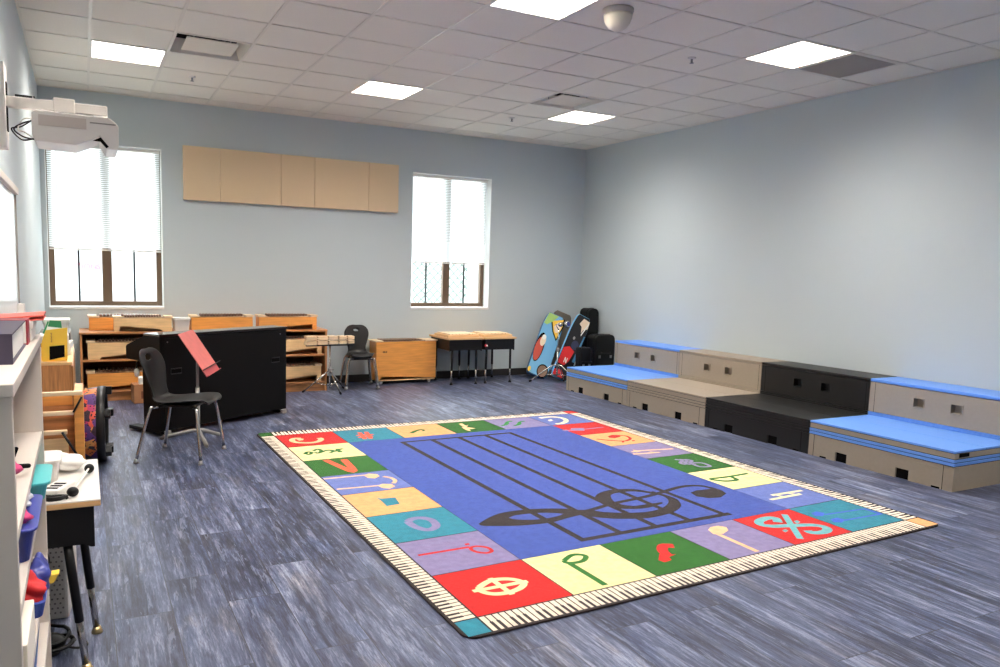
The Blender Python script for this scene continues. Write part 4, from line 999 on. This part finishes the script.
# flat tone-bar trays lying on the two desks
def chime_tray(label, loc, rz, L, D, nb):
    r = thing('tone_bar_tray', label, 'instrument', loc, rz, 'flat wooden bar instruments on the back desks')
    MB().box(-L / 2, L / 2, 0, 0.014, 0, 0.035, b=0.002).box(-L / 2, L / 2, D - 0.014, D, 0, 0.035, b=0.002).box(-L / 2, -L / 2 + 0.014, 0.014, D - 0.014, 0, 0.035, b=0.002).box(L / 2 - 0.014, L / 2, 0.014, D - 0.014, 0, 0.035, b=0.002).box(-L / 2 + 0.014, L / 2 - 0.014, 0.014, D - 0.014, 0, 0.008).build('frame', M_birch, r)
    p = (L - 0.05) / nb
    for k in range(nb):
        c = -L / 2 + 0.025 + (k + 0.5) * p
        MB().box(c - p * 0.4, c + p * 0.4, 0.02 + 0.004 * k, D - 0.02 - 0.006 * k, 0.036, 0.05, b=0.003).build('tone_bar', M_rail, r)
    return r
chime_tray('flat pale bar instrument on the left back desk', (4.80, 8.80, 0.6225), R(1), 0.46, 0.42, 8)
chime_tray('flat pale bar instrument on the right back desk', (5.31, 8.80, 0.6225), R(-2), 0.43, 0.42, 7)
# ================================================================== LEFT SIDE
# near white bookcase (front faces +x)
bc = thing('white_bookcase', 'tall white open bookcase nearest the viewer along the left wall', 'bookcase', (0.0, 1.68, 0))
BX, BL, BT = 0.255, 1.11, 1.25
for y in (0.0, BL - 0.022): MB().box(0.016, BX, y, y + 0.022, 0, BT - 0.026, b=0.002).build('side_panel', M_whitewarm, bc)
MB().box(0.014, BX + 0.004, -0.004, BL + 0.004, BT - 0.026, BT, b=0.003).build('top_panel', M_whitewarm, bc)
MB().box(0.014, 0.0158, 0.0, BL, 0.02, BT - 0.026).build('back_panel', M_whitewarm, bc)
for z in (0.915, 0.752, 0.50, 0.27, 0.05): MB().box(0.0165, BX - 0.003, 0.0225, BL - 0.0225, z, z + 0.022, b=0.002).build('shelf', M_whitewarm, bc)
# on top: book with dark cover, maroon book, white box, coral folder
b = thing('hardback_book', 'thick book with a dark purple cover lying on the white bookcase', 'book', (0.125, 1.985, BT + 0.0005))
MB().box(-0.11, 0.112, 0, 0.44, 0, 0.004, b=0.001).box(-0.11, 0.112, 0, 0.44, 0.066, 0.07, b=0.001).box(-0.11, 0.112, 0, 0.004, 0.004, 0.066).build('cover', M_bookd, b)
MB().box(-0.105, 0.106, 0.004, 0.435, 0.0045, 0.0655).build('page_block', M_paper, b)
b = thing('hardback_book', 'maroon-spined book lying behind the dark purple book', 'book', (0.125, 2.44, BT + 0.0005))
MB().box(-0.11, 0.116, 0, 0.09, 0, 0.004, b=0.001).box(-0.11, 0.116, 0, 0.09, 0.066, 0.07, b=0.001).box(0.112, 0.116, 0.0, 0.09, 0.004, 0.066).build('cover', M_maroon, b)
MB().box(-0.108, 0.1115, 0.001, 0.089, 0.0045, 0.0655).build('page_block', M_paper, b)
b = thing('storage_box', 'white cardboard storage box at the far end of the white bookcase top', 'box', (0.13, 2.545, BT + 0.0005))
MB().box(-0.115, 0.115, 0, 0.20, 0, 0.036, b=0.003).build('box_base', M_paper, b); MB().box(-0.119, 0.119, -0.003, 0.203, 0.0365, 0.058, b=0.003).build('box_lid', M_white, b)
b = thing('coral_folder', 'coral red plastic folder lying on the white storage box', 'folder', (0.15, 2.55, BT + 0.060))
MB().box(-0.02, 0.125, 0.02, 0.22, 0, 0.003, b=0.001).build('flap', M_coral, b)
MB().prism([(-0.02, 0.004), (0.03, 0.005), (0.125, 0.012), (0.125, 0.016), (0.03, 0.009), (-0.02, 0.0075)], 1, 0.02, 0.22).build('cover_sheet', M_coral, b)
# things inside the bookcase
b = thing('magenta_pouch', 'magenta pouch with dark scissors on the upper shelf of the white bookcase', 'pouch', (0.16, 2.12, 0.9375))
MB().lump((0, 0, 0.045), 0.065, 0.055, 0.045, None, 2).build('pouch', M_pink, b)
MB().tube([(0.04, -0.02, 0.05), (0.085, 0.10, 0.02)], 0.006, None, 8).tube([(0.05, 0.02, 0.045), (0.07, -0.05, 0.10)], 0.005, None, 8).build('scissors', M_shade, b)
r, o2 = tub('teal plastic bin sticking out of the second shelf of the white bookcase', (0.205, 2.63, 0.7745), 0.135, 0.23, 0.048, 0.0, 'bin', 'storage_bin', M_teal)
MB().prism(o2, 2, 0.0482, 0.058, None, 0.003).build('rim', M_teal, r)
r, o2 = tub('dark blue plastic bin of craft bags on the second shelf of the white bookcase', (0.172, 2.14, 0.7745), 0.185, 0.30, 0.078, 0.0, 'bin', 'storage_bin', M_navy)
MB().prism(o2, 2, 0.0782, 0.086, None, 0.003).build('rim', M_navy, r)
MB().tube([(0.02, -0.150, 0.060), (0.06, -0.150, 0.060), (0.06, -0.150, 0.035), (0.02, -0.150, 0.035)], 0.004, None, 6, closed=True).build('handle', M_navy, r)
b = tag(MB().lump((0, 0, 0), 0.055, 0.085, 0.034, None, 3).build('craft_bag', M_clear, None, (0.195, 2.20, 0.882)), 'clear plastic craft bag in the dark blue bin', 'bag')
b = tag(MB().lump((0, 0, 0), 0.05, 0.045, 0.028, None, 5).build('craft_bag', M_pink, None, (0.20, 2.06, 0.875)), 'pink craft bag in the dark blue bin', 'bag')
r, o2 = tub('blue cloth bin of red scarves on the third shelf of the white bookcase', (0.205, 2.36, 0.5225), 0.13, 0.22, 0.045, 0.0, 'bin', 'storage_bin', mat('blue_cloth', (60, 84, 170), 0.8))
b = MB()
b.lump((0.012, -0.02, 0.060), 0.05, 0.085, 0.04, None, 4).build('scarf', M_red, r)
MB().lump((0.04, 0.05, 0.065), 0.03, 0.06, 0.05, None, 7).build('blue_scarf', M_navy, r)
tag(MB().prism([(0.0, 0), (0.045, 0.0), (0.062, 0.03), (0.01, 0.025)], 1, -0.02, 0.02, None, 0.004).build('yellow_scarf', M_yellow, None, (0.235, 2.52, 0.5225)), 'small yellow scarf tip sticking out of the white bookcase', 'scarf')
r, o2 = tub('blue and tan bin of toys on the fourth shelf of the white bookcase', (0.17, 2.40, 0.2925), 0.14, 0.25, 0.12, 0.0, 'bin', 'storage_bin', mat('steel_blue', (86, 120, 180), 0.6))
MB().lump((0.01, 0, 0.12), 0.055, 0.09, 0.05, None, 6).build('toy_bundle', M_card, r)
tag(MB().box(0, 0.217, 0, 0.26, 0, 0.115, b=0.004).build('white_file_box', mat('cream_box', (244, 238, 224), 0.7), None, (0.035, 1.86, 0.5225)), 'cream white file box on the third shelf of the white bookcase', 'box')

# near desk with a white top
nd = school_desk('black school desk with a white top behind the white bookcase', (0.218, 2.92, 0), 0, 0.40, 0.62, 0.648, M_white, M_deskwood, GD, (0.140, 0.178), (0.04, 0.28), (0.088, 0.128))
r, o2 = tub('white plastic tub standing on the near white-topped desk', (0.225, 3.22, 0.6485), 0.12, 0.17, 0.09)
MB().prism(o2, 2, 0.0902, 0.102, None, 0.003).build('rim', M_white, r)
b = thing('remote_control', 'white box with buttons lying on the near white-topped desk', 'remote', (0.280, 3.055, 0.6485), R(-24))
MB().box(-0.035, 0.035, -0.07, 0.07, 0, 0.028, b=0.006).build('shell', M_paper, b)
f = MB()
for k in range(3): f.box(-0.02, 0.02, -0.045 + k * 0.03, -0.03 + k * 0.03, 0.0278, 0.0295)
f.build('button', M_shade, b)
MB().box(-0.033, 0.033, -0.0715, -0.07, 0.004, 0.014).build('edge_slot', M_shade, b)
b = thing('bag_of_cloth', 'crumpled white cloth bag on the far end of the near desk', 'cloth', (0.29, 3.38, 0.6485))
f = MB().lump((0.0, 0.01, 0.033), 0.078, 0.075, 0.031, None, 2, 0.16)
f.build('cloth', M_paper, b)
for k, (p, q, lb) in enumerate((((0.330, 2.985), (0.385, 3.30), 'white mallet with a black head pointing along the near desk'), )):
    b = thing('mallet', lb, 'mallet', (p[0], p[1], 0.6485))
    MB().ell((0, 0, 0.018), 0.020, 0.018, 0.0175).build('head', M_blackm, b)
    MB().tube([(0.0, 0.012, 0.018), (q[0] - p[0], q[1] - p[1], 0.022)], 0.004, None, 8).build('stick', M_paper, b)
    MB().ell((q[0] - p[0], q[1] - p[1], 0.020), 0.018, 0.018, 0.0185).build('tip_ball', M_blackm, b)
b = thing('coiled_cable', 'black cable bundled at the near edge of the white-topped desk', 'cable', (0.275, 2.952, 0.6485))
pts = []
for k in range(60):
    t = k / 59; a = t * 6 * PI; pts.append((0.035 * math.cos(a) * (1 + 0.2 * math.sin(3 * a)), 0.02 * math.sin(a), 0.005 + 0.012 * t))
MB().tube(pts, 0.004, None, 6).build('cable', M_blackm, b)
# perforated white cabinet with a cord and a heap of cables under the desk
b = thing('perforated_cabinet', 'white perforated metal cabinet on the floor under the near desk', 'cabinet', (0.015, 3.47, 0), R(-6))
MB().box(0, 0.28, 0, 0.30, 0.0, 0.46, b=0.012).build('housing', mat('warm_white_metal', (214, 208, 198), 0.5), b)
f = MB()
for i in range(12):
    for j in range(20): f.cyl((0.03 + i * 0.02 + (j % 2) * 0.01, -0.002, 0.03 + j * 0.02), (0.03 + i * 0.02 + (j % 2) * 0.01, 0.0005, 0.03 + j * 0.02), 0.0042, None, 6)
f.build('perforation', M_greyd, b)
MB().tube(bez([(0.20, -0.01, 0.46), (0.19, -0.012, 0.36), (0.215, -0.012, 0.26), (0.18, -0.012, 0.17), (0.205, -0.012, 0.12)], 6), 0.004, None, 6).build('cord', M_blackm, b)
b = thing('cable_heap', 'heap of black cables on the floor under the near desk', 'cable', (0.22, 3.16, 0))
f = MB(); rnd = random.Random(3)
for k in range(5):
    rx, ry, ox, oy = 0.05 + rnd.random() * 0.045, 0.05 + rnd.random() * 0.05, rnd.random() * 0.06 - 0.03, rnd.random() * 0.08 - 0.04
    f.tube([(ox + rx * math.cos(a * 0.35), oy + ry * math.sin(a * 0.35), 0.008 + 0.011 * k + 0.006 * abs(math.sin(a))) for a in range(19)], 0.007, None, 6)
f.tube(bez([(0.03, 0.0, 0.03), (0.10, -0.03, 0.012), (0.14, -0.01, 0.008), (0.12, 0.06, 0.008)], 6), 0.005, None, 6)
f.ell((0.0, 0.0, 0.035), 0.07, 0.06, 0.035)
f.build('cables', M_blackm, b)

# open wooden instrument frames between the desk and the cabinet
b = thing('instrument_crate', 'open pine instrument frame with pale rails standing between the near desk and the drum', 'instrument', (0.015, 4.95, 0))
MB().box(0.300, 0.350, 0.02, 0.52, 0.02, 0.70, b=0.003).build('end_panel', M_orange, b)
MB().box(0.0, 0.300, 0.30, 0.315, 0.02, 0.66, b=0.002).build('back_board', M_oakh, b)
MB().prism([(0.0, 0.62), (0.29, 0.62), (0.29, 0.685), (0.15, 0.70), (0.0, 0.69)], 1, 0.16, 0.19, None, 0.003).build('upper_board', M_orange, b)
MB().box(0.0, 0.265, 0.05, 0.06, 0.08, 0.44, b=0.002).build('lower_board', M_birch, b)
for (x1, y, z) in ((0.345, 0.02, 0.712), (0.298, 0.02, 0.596), (0.262, 0.0, 0.486)):
    MB().box(0.0, x1, y, y + 0.035, z - 0.013, z + 0.012, b=0.005).build('rail', M_rail, b)
MB().tube([(0.342, 0.015, 0.69), (0.296, 0.015, 0.60)], 0.006, None, 8).tube([(0.235, -0.006, 0.49), (0.345, -0.01, 0.28)], 0.007, None, 8).build('cord', M_blackm, b)
MB().box(0.0, 0.35, 0.0, 0.52, 0.0, 0.0195, b=0.003).build('base_board', M_oakh, b)

# patterned drum lying on its rim
def drum_mat():
    m = bpy.data.materials.new('patterned_drum_shell'); m.use_nodes = True; nt = m.node_tree; b = nt.nodes['Principled BSDF']
    tc = nt.nodes.new('ShaderNodeTexCoord'); v = nt.nodes.new('ShaderNodeTexVoronoi'); v.inputs['Scale'].default_value = 17
    nt.links.new(tc.outputs['Object'], v.inputs['Vector'])
    r = nt.nodes.new('ShaderNodeValToRGB'); r.color_ramp.interpolation = 'CONSTANT'
    cols = [(60, 40, 60), (230, 130, 60), (96, 60, 130), (226, 92, 70), (60, 58, 52), (240, 170, 90), (190, 60, 110), (100, 130, 110), (90, 56, 120)]
    for k, c in enumerate(cols):
        e = r.color_ramp.elements[k] if k < 2 else r.color_ramp.elements.new(k / len(cols))
        e.position = k / len(cols); e.color = lin(c)
    s = nt.nodes.new('ShaderNodeSeparateColor'); nt.links.new(v.outputs['Color'], s.inputs[0]); nt.links.new(s.outputs[0], r.inputs['Fac'])
    n = nt.nodes.new('ShaderNodeTexVoronoi'); n.inputs['Scale'].default_value = 46; nt.links.new(tc.outputs['Object'], n.inputs['Vector'])
    mt = nt.nodes.new('ShaderNodeMath'); mt.operation = 'LESS_THAN'; mt.inputs[1].default_value = 0.28; nt.links.new(n.outputs['Distance'], mt.inputs[0])
    mx = nt.nodes.new('ShaderNodeMix'); mx.data_type = 'RGBA'; mx.inputs['B'].default_value = lin((44, 32, 40))
    nt.links.new(mt.outputs[0], mx.inputs['Factor']); nt.links.new(r.outputs['Color'], mx.inputs['A']); nt.links.new(mx.outputs['Result'], b.inputs['Base Color'])
    b.inputs['Roughness'].default_value = 0.4; b.inputs['Coat Weight'].default_value = 0.3
    return m
dr = thing('gathering_drum', 'multicoloured patterned drum with black rim lying on its side left of the chair', 'drum', (0.455, 6.22, 0.282), R(-4))
MB().lathe([(0.255, -0.125), (0.262, -0.12), (0.275, 0.0), (0.278, 0.02)], (0, 0, 0), None, 44, (1, 0, 0)).build('shell', drum_mat(), dr)
MB().lathe([(0.279, 0.0), (0.281, 0.03), (0.279, 0.055), (0.262, 0.058), (0.255, 0.048), (0.255, 0.02)], (0, 0, 0), None, 44, (1, 0, 0)).build('rim', M_black, dr)
MB().lathe([(0.0, -0.131), (0.25, -0.131), (0.262, -0.124)], (0, 0, 0), None, 44, (1, 0, 0)).build('drum_head', M_paper, dr)
for k in range(5):
    a = R(-62 + k * 72); c = (0.06, 0.245 * math.cos(a), 0.245 * math.sin(a))
    MB().box(-0.02, 0.035, -0.03, 0.03, -0.028, 0.028, None, 0.006, Matrix.Translation(c) @ Matrix.Rotation(a, 4, 'X')).build('rubber_foot', M_blackm, dr)

# low oak cabinet with papers
b = thing('oak_cabinet', 'low oak cabinet against the left wall, topped with a yellow file', 'cabinet', (0.014, 6.60, 0))
MB().box(0, 0.266, 0, 1.42, 0.05, 0.683, b=0.003).build('body', M_oak, b)
MB().box(0, 0.276, -0.006, 1.43, 0.6835, 0.705, b=0.003).build('top_panel', M_birch, b)
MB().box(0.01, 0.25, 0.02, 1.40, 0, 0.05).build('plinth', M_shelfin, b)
for k in range(2):
    dd = MB().box(0.2665, 0.280, 0.02 + k * 0.70, 0.70 + k * 0.70, 0.07, 0.67, b=0.003).build('door', M_oak, b)
    MB().box(0.2802, 0.293, 0.62 + k * 0.10, 0.635 + k * 0.10, 0.32, 0.44, b=0.003).build('handle', M_rail, dd)
b = thing('yellow_file', 'tall yellow card file with a black panel standing on the oak cabinet', 'file', (0.173, 6.68, 0.7055), R(10))
MB().prism([(-0.085, 0.0), (0.085, 0.012), (0.09, 0.262), (-0.06, 0.245), (-0.088, 0.16)], 1, 0.0, 0.004).prism([(-0.085, 0.0), (0.085, 0.012), (0.085, 0.16), (-0.085, 0.14)], 1, 0.07, 0.074).prism([(0.0045, 0), (0.0695, 0), (0.0695, 0.15), (0.0045, 0.24)], 0, 0.079, 0.083).build('card_holder', M_yellow, b)
MB().prism([(-0.04, 0.012), (0.065, 0.032), (0.066, 0.125), (-0.038, 0.118)], 1, -0.002, -0.0002).build('black_panel', M_shade, b)
f = MB()
for k in range(7): f.box(-0.028 + (k % 2) * 0.003, -0.018, -0.0012, -0.0001, 0.15 + k * 0.011, 0.157 + k * 0.011)
f.build('vertical_writing', M_oak, b)
MB().box(-0.08, 0.08, 0.0045, 0.07, 0.0, 0.002).build('bottom_card', M_yellow, b)
for k, (x0, x1, y0, h0, h1, rz) in enumerate(((0.05, 0.275, 7.08, 0, 0.045, 3), (0.06, 0.270, 7.09, 0.0455, 0.10, -4), (0.05, 0.265, 7.08, 0.1005, 0.165, 2))):
    tag(MB().box(-(x1 - x0) / 2, (x1 - x0) / 2, 0, 0.30, 0, h1 - h0, b=0.002).build('paper_stack', M_paper, None, ((x0 + x1) / 2, y0, 0.7055 + h0)), ('lowest', 'middle', 'topmost')[k] + ' of the white paper stacks on the oak cabinet', 'paper', 'paper stacks on the oak cabinet').rotation_euler = (0, 0, R(rz))
r, o2 = tub('white lidded food tub behind the paper stacks on the oak cabinet', (0.16, 7.62, 0.8615), 0.20, 0.24, 0.085)
MB().prism(o2, 2, 0.0852, 0.115, None, 0.005).build('lid', M_paper, r)
tag(MB().box(0.03, 0.27, 7.46, 7.95, 0.7055, 0.861, b=0.004).build('grey_storage_box', M_greyd, None), 'grey storage box under the white food tub on the oak cabinet', 'box')
b = thing('green_folder', 'green and white folder leaning on the paper stacks of the oak cabinet', 'folder', (0.15, 7.30, 0.871), R(4))
MB().prism([(-0.07, 0.0), (0.065, 0.0), (0.05, 0.10), (-0.035, 0.105)], 1, 0.0, 0.012, None, 0.002).build('white_leaf', M_paper, b)
MB().prism([(-0.045, 0.06), (0.06, 0.045), (0.055, 0.105), (-0.03, 0.112)], 1, -0.003, -0.0005).prism([(-0.085, 0.0), (-0.07, 0.0), (-0.036, 0.10), (-0.045, 0.104)], 1, -0.003, 0.012).build('green_cover', M_green, b)

# ================================================================== FAR RIGHT CORNER
def board(name, label, cat, base, top, w, th, m, side_m, decos, roll=0.0, group=None, taper=0.75):
    """padded board standing on its end and leaning: outline in (u across, v along)"""
    r = thing(name, label, cat, base, 0, group)
    B, T_ = Vector(base), Vector(top); v = (T_ - B); Ln = v.length; v.normalize()
    u = Vector((1, 0, 0)); u = (Matrix.Rotation(roll, 3, Vector((0, 0, 1))) @ u); u = (u - v * u.dot(v)).normalized(); n = u.cross(v)
    if n.y > 0: n = -n
    mx = Matrix(((u.x, v.x, n.x, 0), (u.y, v.y, n.y, 0), (u.z, v.z, n.z, 0), (0, 0, 0, 1)))
    out = []
    for k in range(33):
        t = k / 32; 
        if t < 0.06: ww = 0.80 + 0.20 * math.sin(t / 0.06 * PI / 2)
        elif t < 0.72: ww = 1.0
        else: ww = 1.0 - (1 - taper) * ((t - 0.72) / 0.28) ** 2
        if t > 0.97: ww *= 0.86
        out.append((ww * w / 2, t * Ln))
    poly = [(a, b_) for a, b_ in out] + [(-a, b_) for a, b_ in reversed(out)]
    f = MB(); f.prism(poly, 2, -th * 0.5, th * 0.5, None, 0.008)
    o = f.build('core', side_m, r); o.data.transform(mx)
    f = MB(); f.prism([(a * 0.965, 0.006 + b_ * 0.985) for a, b_ in poly], 2, th * 0.5 + 0.0002, th * 0.5 + 0.003)
    o = f.build('face', m, r); o.data.transform(mx)
    for k, (nm, pts, dm) in enumerate(decos):
        f = MB(); f.prism([(p[0] * w, p[1] * Ln) for p in pts], 2, th * 0.5 + 0.0032 + 0.0006 * k, th * 0.5 + 0.004 + 0.0006 * k); o = f.build(nm, dm, r); o.data.transform(mx)
    return r
def disc(cx, cy, rx, ry, n=18): return [(cx + rx * math.cos(2 * PI * k / n), cy + ry * math.sin(2 * PI * k / n)) for k in range(n)]
M_sky = mat('sky_blue_board', (112, 178, 220), 0.5); M_skyd = mat('deep_blue_edge', (44, 96, 150), 0.5); M_lime = mat('lime_print', (166, 206, 110), 0.5)
M_creamp = mat('cream_print', (236, 214, 186), 0.5); M_brownp = mat('brown_print_board', (128, 100, 82), 0.6); M_redp = mat('red_print', (206, 78, 58), 0.5)
board('body_board', 'sky-blue padded board with red and yellow prints leaning on the back wall', 'board', (6.06, 9.02, 0.035), (6.57, 9.33, 0.870), 0.31, 0.075, M_sky, M_skyd,
      [('outline_print', disc(-0.30, 0.42, 0.22, 0.235), M_shade), ('red_print', disc(-0.31, 0.39, 0.185, 0.19), M_redp), ('cream_print', disc(-0.22, 0.53, 0.13, 0.085), M_creamp), ('white_cap_print', disc(-0.22, 0.59, 0.10, 0.04), M_paper),
       ('yellow_outline', [(-0.15, 0.87), (0.45, 0.98), (0.50, 0.86), (0.36, 0.60), (0.06, 0.72)], M_shade), ('yellow_print', [(-0.10, 0.88), (0.40, 0.965), (0.45, 0.86), (0.34, 0.63), (0.10, 0.73)], M_yellow),
       ('lime_print', [(-0.46, 0.80), (-0.36, 0.985), (0.14, 0.985), (-0.08, 0.87), (-0.30, 0.79)], M_lime), ('inner_cream_print', [(0.05, 0.80), (0.20, 0.90), (0.40, 0.84), (0.36, 0.74), (0.18, 0.72)], M_creamp),
       ('brown_outline', disc(0.20, 0.09, 0.27, 0.105), M_shade), ('brown_print', disc(0.20, 0.09, 0.23, 0.088), M_brownp), ('corner_print', disc(-0.42, 0.05, 0.07, 0.04), M_yellow)], R(-12))
board('grey_board', 'grey-brown padded board leaning behind the chrome cymbal stand', 'board', (6.33, 9.15, 0.03), (6.74, 9.385, 0.905), 0.33, 0.05, mat('grey_brown_board', (104, 98, 88), 0.6), M_brownp,
      [('pale_print', disc(-0.02, 0.30, 0.10, 0.03), M_creamp), ('blue_print', disc(0.1, 0.12, 0.16, 0.04), M_sky)], R(-8))
board('dark_board', 'black board with a red patch and white letter N leaning in the corner', 'board', (6.235, 8.70, 0.035), (6.735, 8.855, 0.885), 0.25, 0.06, mat('black_board_face', (15, 14, 19), 0.5), mat('board_edge_blue', (96, 170, 214), 0.5),
      [('red_print', [(-0.46, 0.20), (-0.46, 0.44), (-0.16, 0.49), (0.22, 0.45), (0.12, 0.28), (-0.05, 0.20)], M_red), ('lower_red_print', [(-0.48, 0.02), (-0.48, 0.10), (-0.1, 0.13), (0.2, 0.05), (0.1, 0.01)], M_red),
       ('letter_n', [(-0.16, 0.24), (-0.16, 0.32), (-0.11, 0.32), (-0.03, 0.27), (-0.03, 0.32), (0.02, 0.32), (0.02, 0.24), (-0.03, 0.24), (-0.11, 0.285), (-0.11, 0.24)], M_paper),
       ('cream_print', [(-0.12, 0.86), (0.02, 0.96), (0.42, 0.95), (0.44, 0.84), (0.22, 0.80), (0.16, 0.74), (0.06, 0.83)], M_creamp), ('grey_print', disc(-0.1, 0.63, 0.07, 0.025), M_grey), ('dark_blue_print', disc(0.1, 0.54, 0.22, 0.07), mat('navy_print', (46, 50, 84), 0.5)),
       ('blue_print', [(0.30, 0.30), (0.46, 0.30), (0.47, 0.72), (0.40, 0.72)], mat('mid_blue_print', (64, 130, 176), 0.5)), ('white_stripe', [(0.18, 0.72), (0.22, 0.70), (0.42, 0.92), (0.38, 0.94)], M_paper)], R(-10))
cs = thing('cymbal_stand', 'chrome tripod percussion stand in front of the leaning boards', 'stand', (6.115, 8.56, 0), 0)
MB().cyl((0, 0, 0.10), (0, 0, 0.46), 0.012, None, 12).build('lower_tube', M_chrome, cs)
MB().cyl((0, 0, 0.45), (0, 0, 0.74), 0.008, None, 12).build('upper_tube', M_chrome, cs)
MB().lathe([(0.016, 0.44), (0.02, 0.446), (0.02, 0.476), (0.016, 0.482)], (0, 0, 0), None, 14).box(0.012, 0.045, -0.005, 0.005, 0.456, 0.468, b=0.002).build('clamp', M_steel, cs)
for dx, dy in ((-0.325, 0.17), (0.20, -0.24), (0.16, 0.06)):
    lg = MB().tube(bez([(0, 0, 0.245), (dx * 0.25, dy * 0.25, 0.225), (dx, dy, 0.014)], 6), 0.0085, None, 10).tube([(0, 0, 0.115), (dx * 0.42, dy * 0.42, 0.115)], 0.006, None, 8).build('leg', M_chrome, cs)
    MB().tube([(dx * 0.94, dy * 0.94, 0.027), (dx * 1.03, dy * 1.03, 0.013)], 0.014, None, 10).build('rubber_foot', M_blackm, lg)
f = MB(); f.tube([(0, 0, 0.73), (-0.05, 0, 0.80), (0.06, -0.02, 0.83)], 0.008, None, 8).ell((0.02, -0.01, 0.80), 0.035, 0.03, 0.03).cyl((0.07, -0.06, 0.80), (0.09, -0.10, 0.815), 0.045, None, 18)
f.build('holder', M_chrome, cs)
MB().cyl((0.09, -0.1005, 0.815), (0.093, -0.106, 0.8175), 0.03, None, 18).build('blue_cap', M_navy, cs)

def soft_case(name, label, loc, w, d, h, rr, rz=0.0, rib=True, group='black instrument cases in the corner'):
    r = thing(name, label, 'case', loc, rz, group)
    pts = [(-w / 2, 0), (w / 2, 0)]; n = 8
    for k in range(n + 1): a = R(90 * k / n); pts.append((w / 2 - rr + rr * math.cos(a), h - rr + rr * math.sin(a)))
    for k in range(n + 1): a = R(90 + 90 * k / n); pts.append((-w / 2 + rr + rr * math.cos(a), h - rr + rr * math.sin(a)))
    MB().prism(pts, 1, 0, d, None, 0.012).build('shell', M_leather, r)
    z = MB(); q = [(p[0] * 1.002, d * 0.28, p[1] * 1.002 if p[1] > 0 else 0.01) for p in pts[1:]] + [(-w / 2 * 1.002, d * 0.28, 0.01)]
    z.tube(q, 0.006, None, 6); z.build('zip', M_blackm, r)
    MB().tube(bez([(-0.07, -0.004, h * 0.62), (-0.06, -0.03, h * 0.62), (0.06, -0.03, h * 0.62), (0.07, -0.004, h * 0.62)], 5), 0.009, None, 8).build('handle', M_blackm, r)
    f = MB()
    for sx in (-0.3, 0.3): f.box(sx * w - 0.018, sx * w + 0.018, -0.006, -0.0005, h * 0.50, h * 0.56, b=0.002)
    f.build('latch', M_steel, r)
    return r
soft_case('tall_instrument_case', 'tall black rounded instrument case standing in the corner behind the boards', (6.945, 8.90, 0), 0.17, 0.24, 1.0, 0.075)
soft_case('squat_instrument_case', 'squat black rounded instrument case beside the far upper riser', (6.87, 8.50, 0), 0.32, 0.22, 0.655, 0.07)
soft_case('low_instrument_case', 'low square black case in front of the tall rounded case', (6.43, 8.33, 0), 0.16, 0.15, 0.50, 0.025)

# ================================================================== LIGHT AND CAMERA
sc = bpy.context.scene
wd_ = bpy.data.worlds.new('sky'); sc.world = wd_; wd_.use_nodes = True
_N = wd_.node_tree.nodes; _L = wd_.node_tree.links; bg = _N['Background']
_tc = _N.new('ShaderNodeTexCoord'); _sp = _N.new('ShaderNodeSeparateXYZ'); _L.new(_tc.outputs['Generated'], _sp.inputs[0])
_mr = _N.new('ShaderNodeMapRange'); _mr.inputs['From Min'].default_value = 0.05; _mr.inputs['From Max'].default_value = 0.6
_mr.inputs['To Min'].default_value = 0.75; _mr.inputs['To Max'].default_value = 4.0; _L.new(_sp.outputs['Z'], _mr.inputs['Value'])
bg.inputs['Color'].default_value = (0.92, 0.97, 1.0, 1); _L.new(_mr.outputs[0], bg.inputs['Strength'])
for k, (a, b_) in enumerate(WIN):
    l = bpy.data.lights.new('window_daylight', 'AREA'); l.shape = 'RECTANGLE'; l.size = b_ - a; l.size_y = WZ1 - WZ0; l.cycles.is_portal = True
    o = bpy.data.objects.new('window_daylight', l); COL.objects.link(o); o.location = ((a + b_) / 2, YB + WT + 0.005, (WZ0 + WZ1) / 2); o.rotation_euler = (R(-90), 0, 0)
cam = bpy.data.cameras.new('camera'); co = bpy.data.objects.new('camera', cam); COL.objects.link(co); sc.camera = co
cam.sensor_width = 36.0; cam.lens = 754.894 / 1000 * 36; cam.shift_x = 0.02934; cam.shift_y = 0.0205; cam.clip_start = 0.02; cam.clip_end = 200
yw, pt, rl = (0.474599, -0.109066, 0.026312)
sy, cy, sp, cp = math.sin(yw), math.cos(yw), math.sin(pt), math.cos(pt)
fw = Vector((sy * cp, cy * cp, sp)); rt = Vector((cy, -sy, 0)); up = rt.cross(fw)
c_, s_ = math.cos(rl), math.sin(rl)
rt2, up2 = c_ * rt + s_ * up, -s_ * rt + c_ * up
co.matrix_world = Matrix(((rt2.x, up2.x, -fw.x, 0.3839), (rt2.y, up2.y, -fw.y, 0.0), (rt2.z, up2.z, -fw.z, 1.4883), (0, 0, 0, 1)))
vs = sc.view_settings
sc.display_settings.display_device = 'sRGB'
vs.view_transform = 'Standard'; vs.look = 'None'; vs.exposure = 1.6; vs.gamma = 1.0; vs.use_curve_mapping = False
cy_ = sc.cycles
cy_.max_bounces = 10; cy_.diffuse_bounces = 6; cy_.glossy_bounces = 4; cy_.transmission_bounces = 6; cy_.transparent_max_bounces = 12
cy_.use_denoising = True; cy_.sample_clamp_indirect = 8.0; cy_.caustics_reflective = False; cy_.caustics_refractive = False
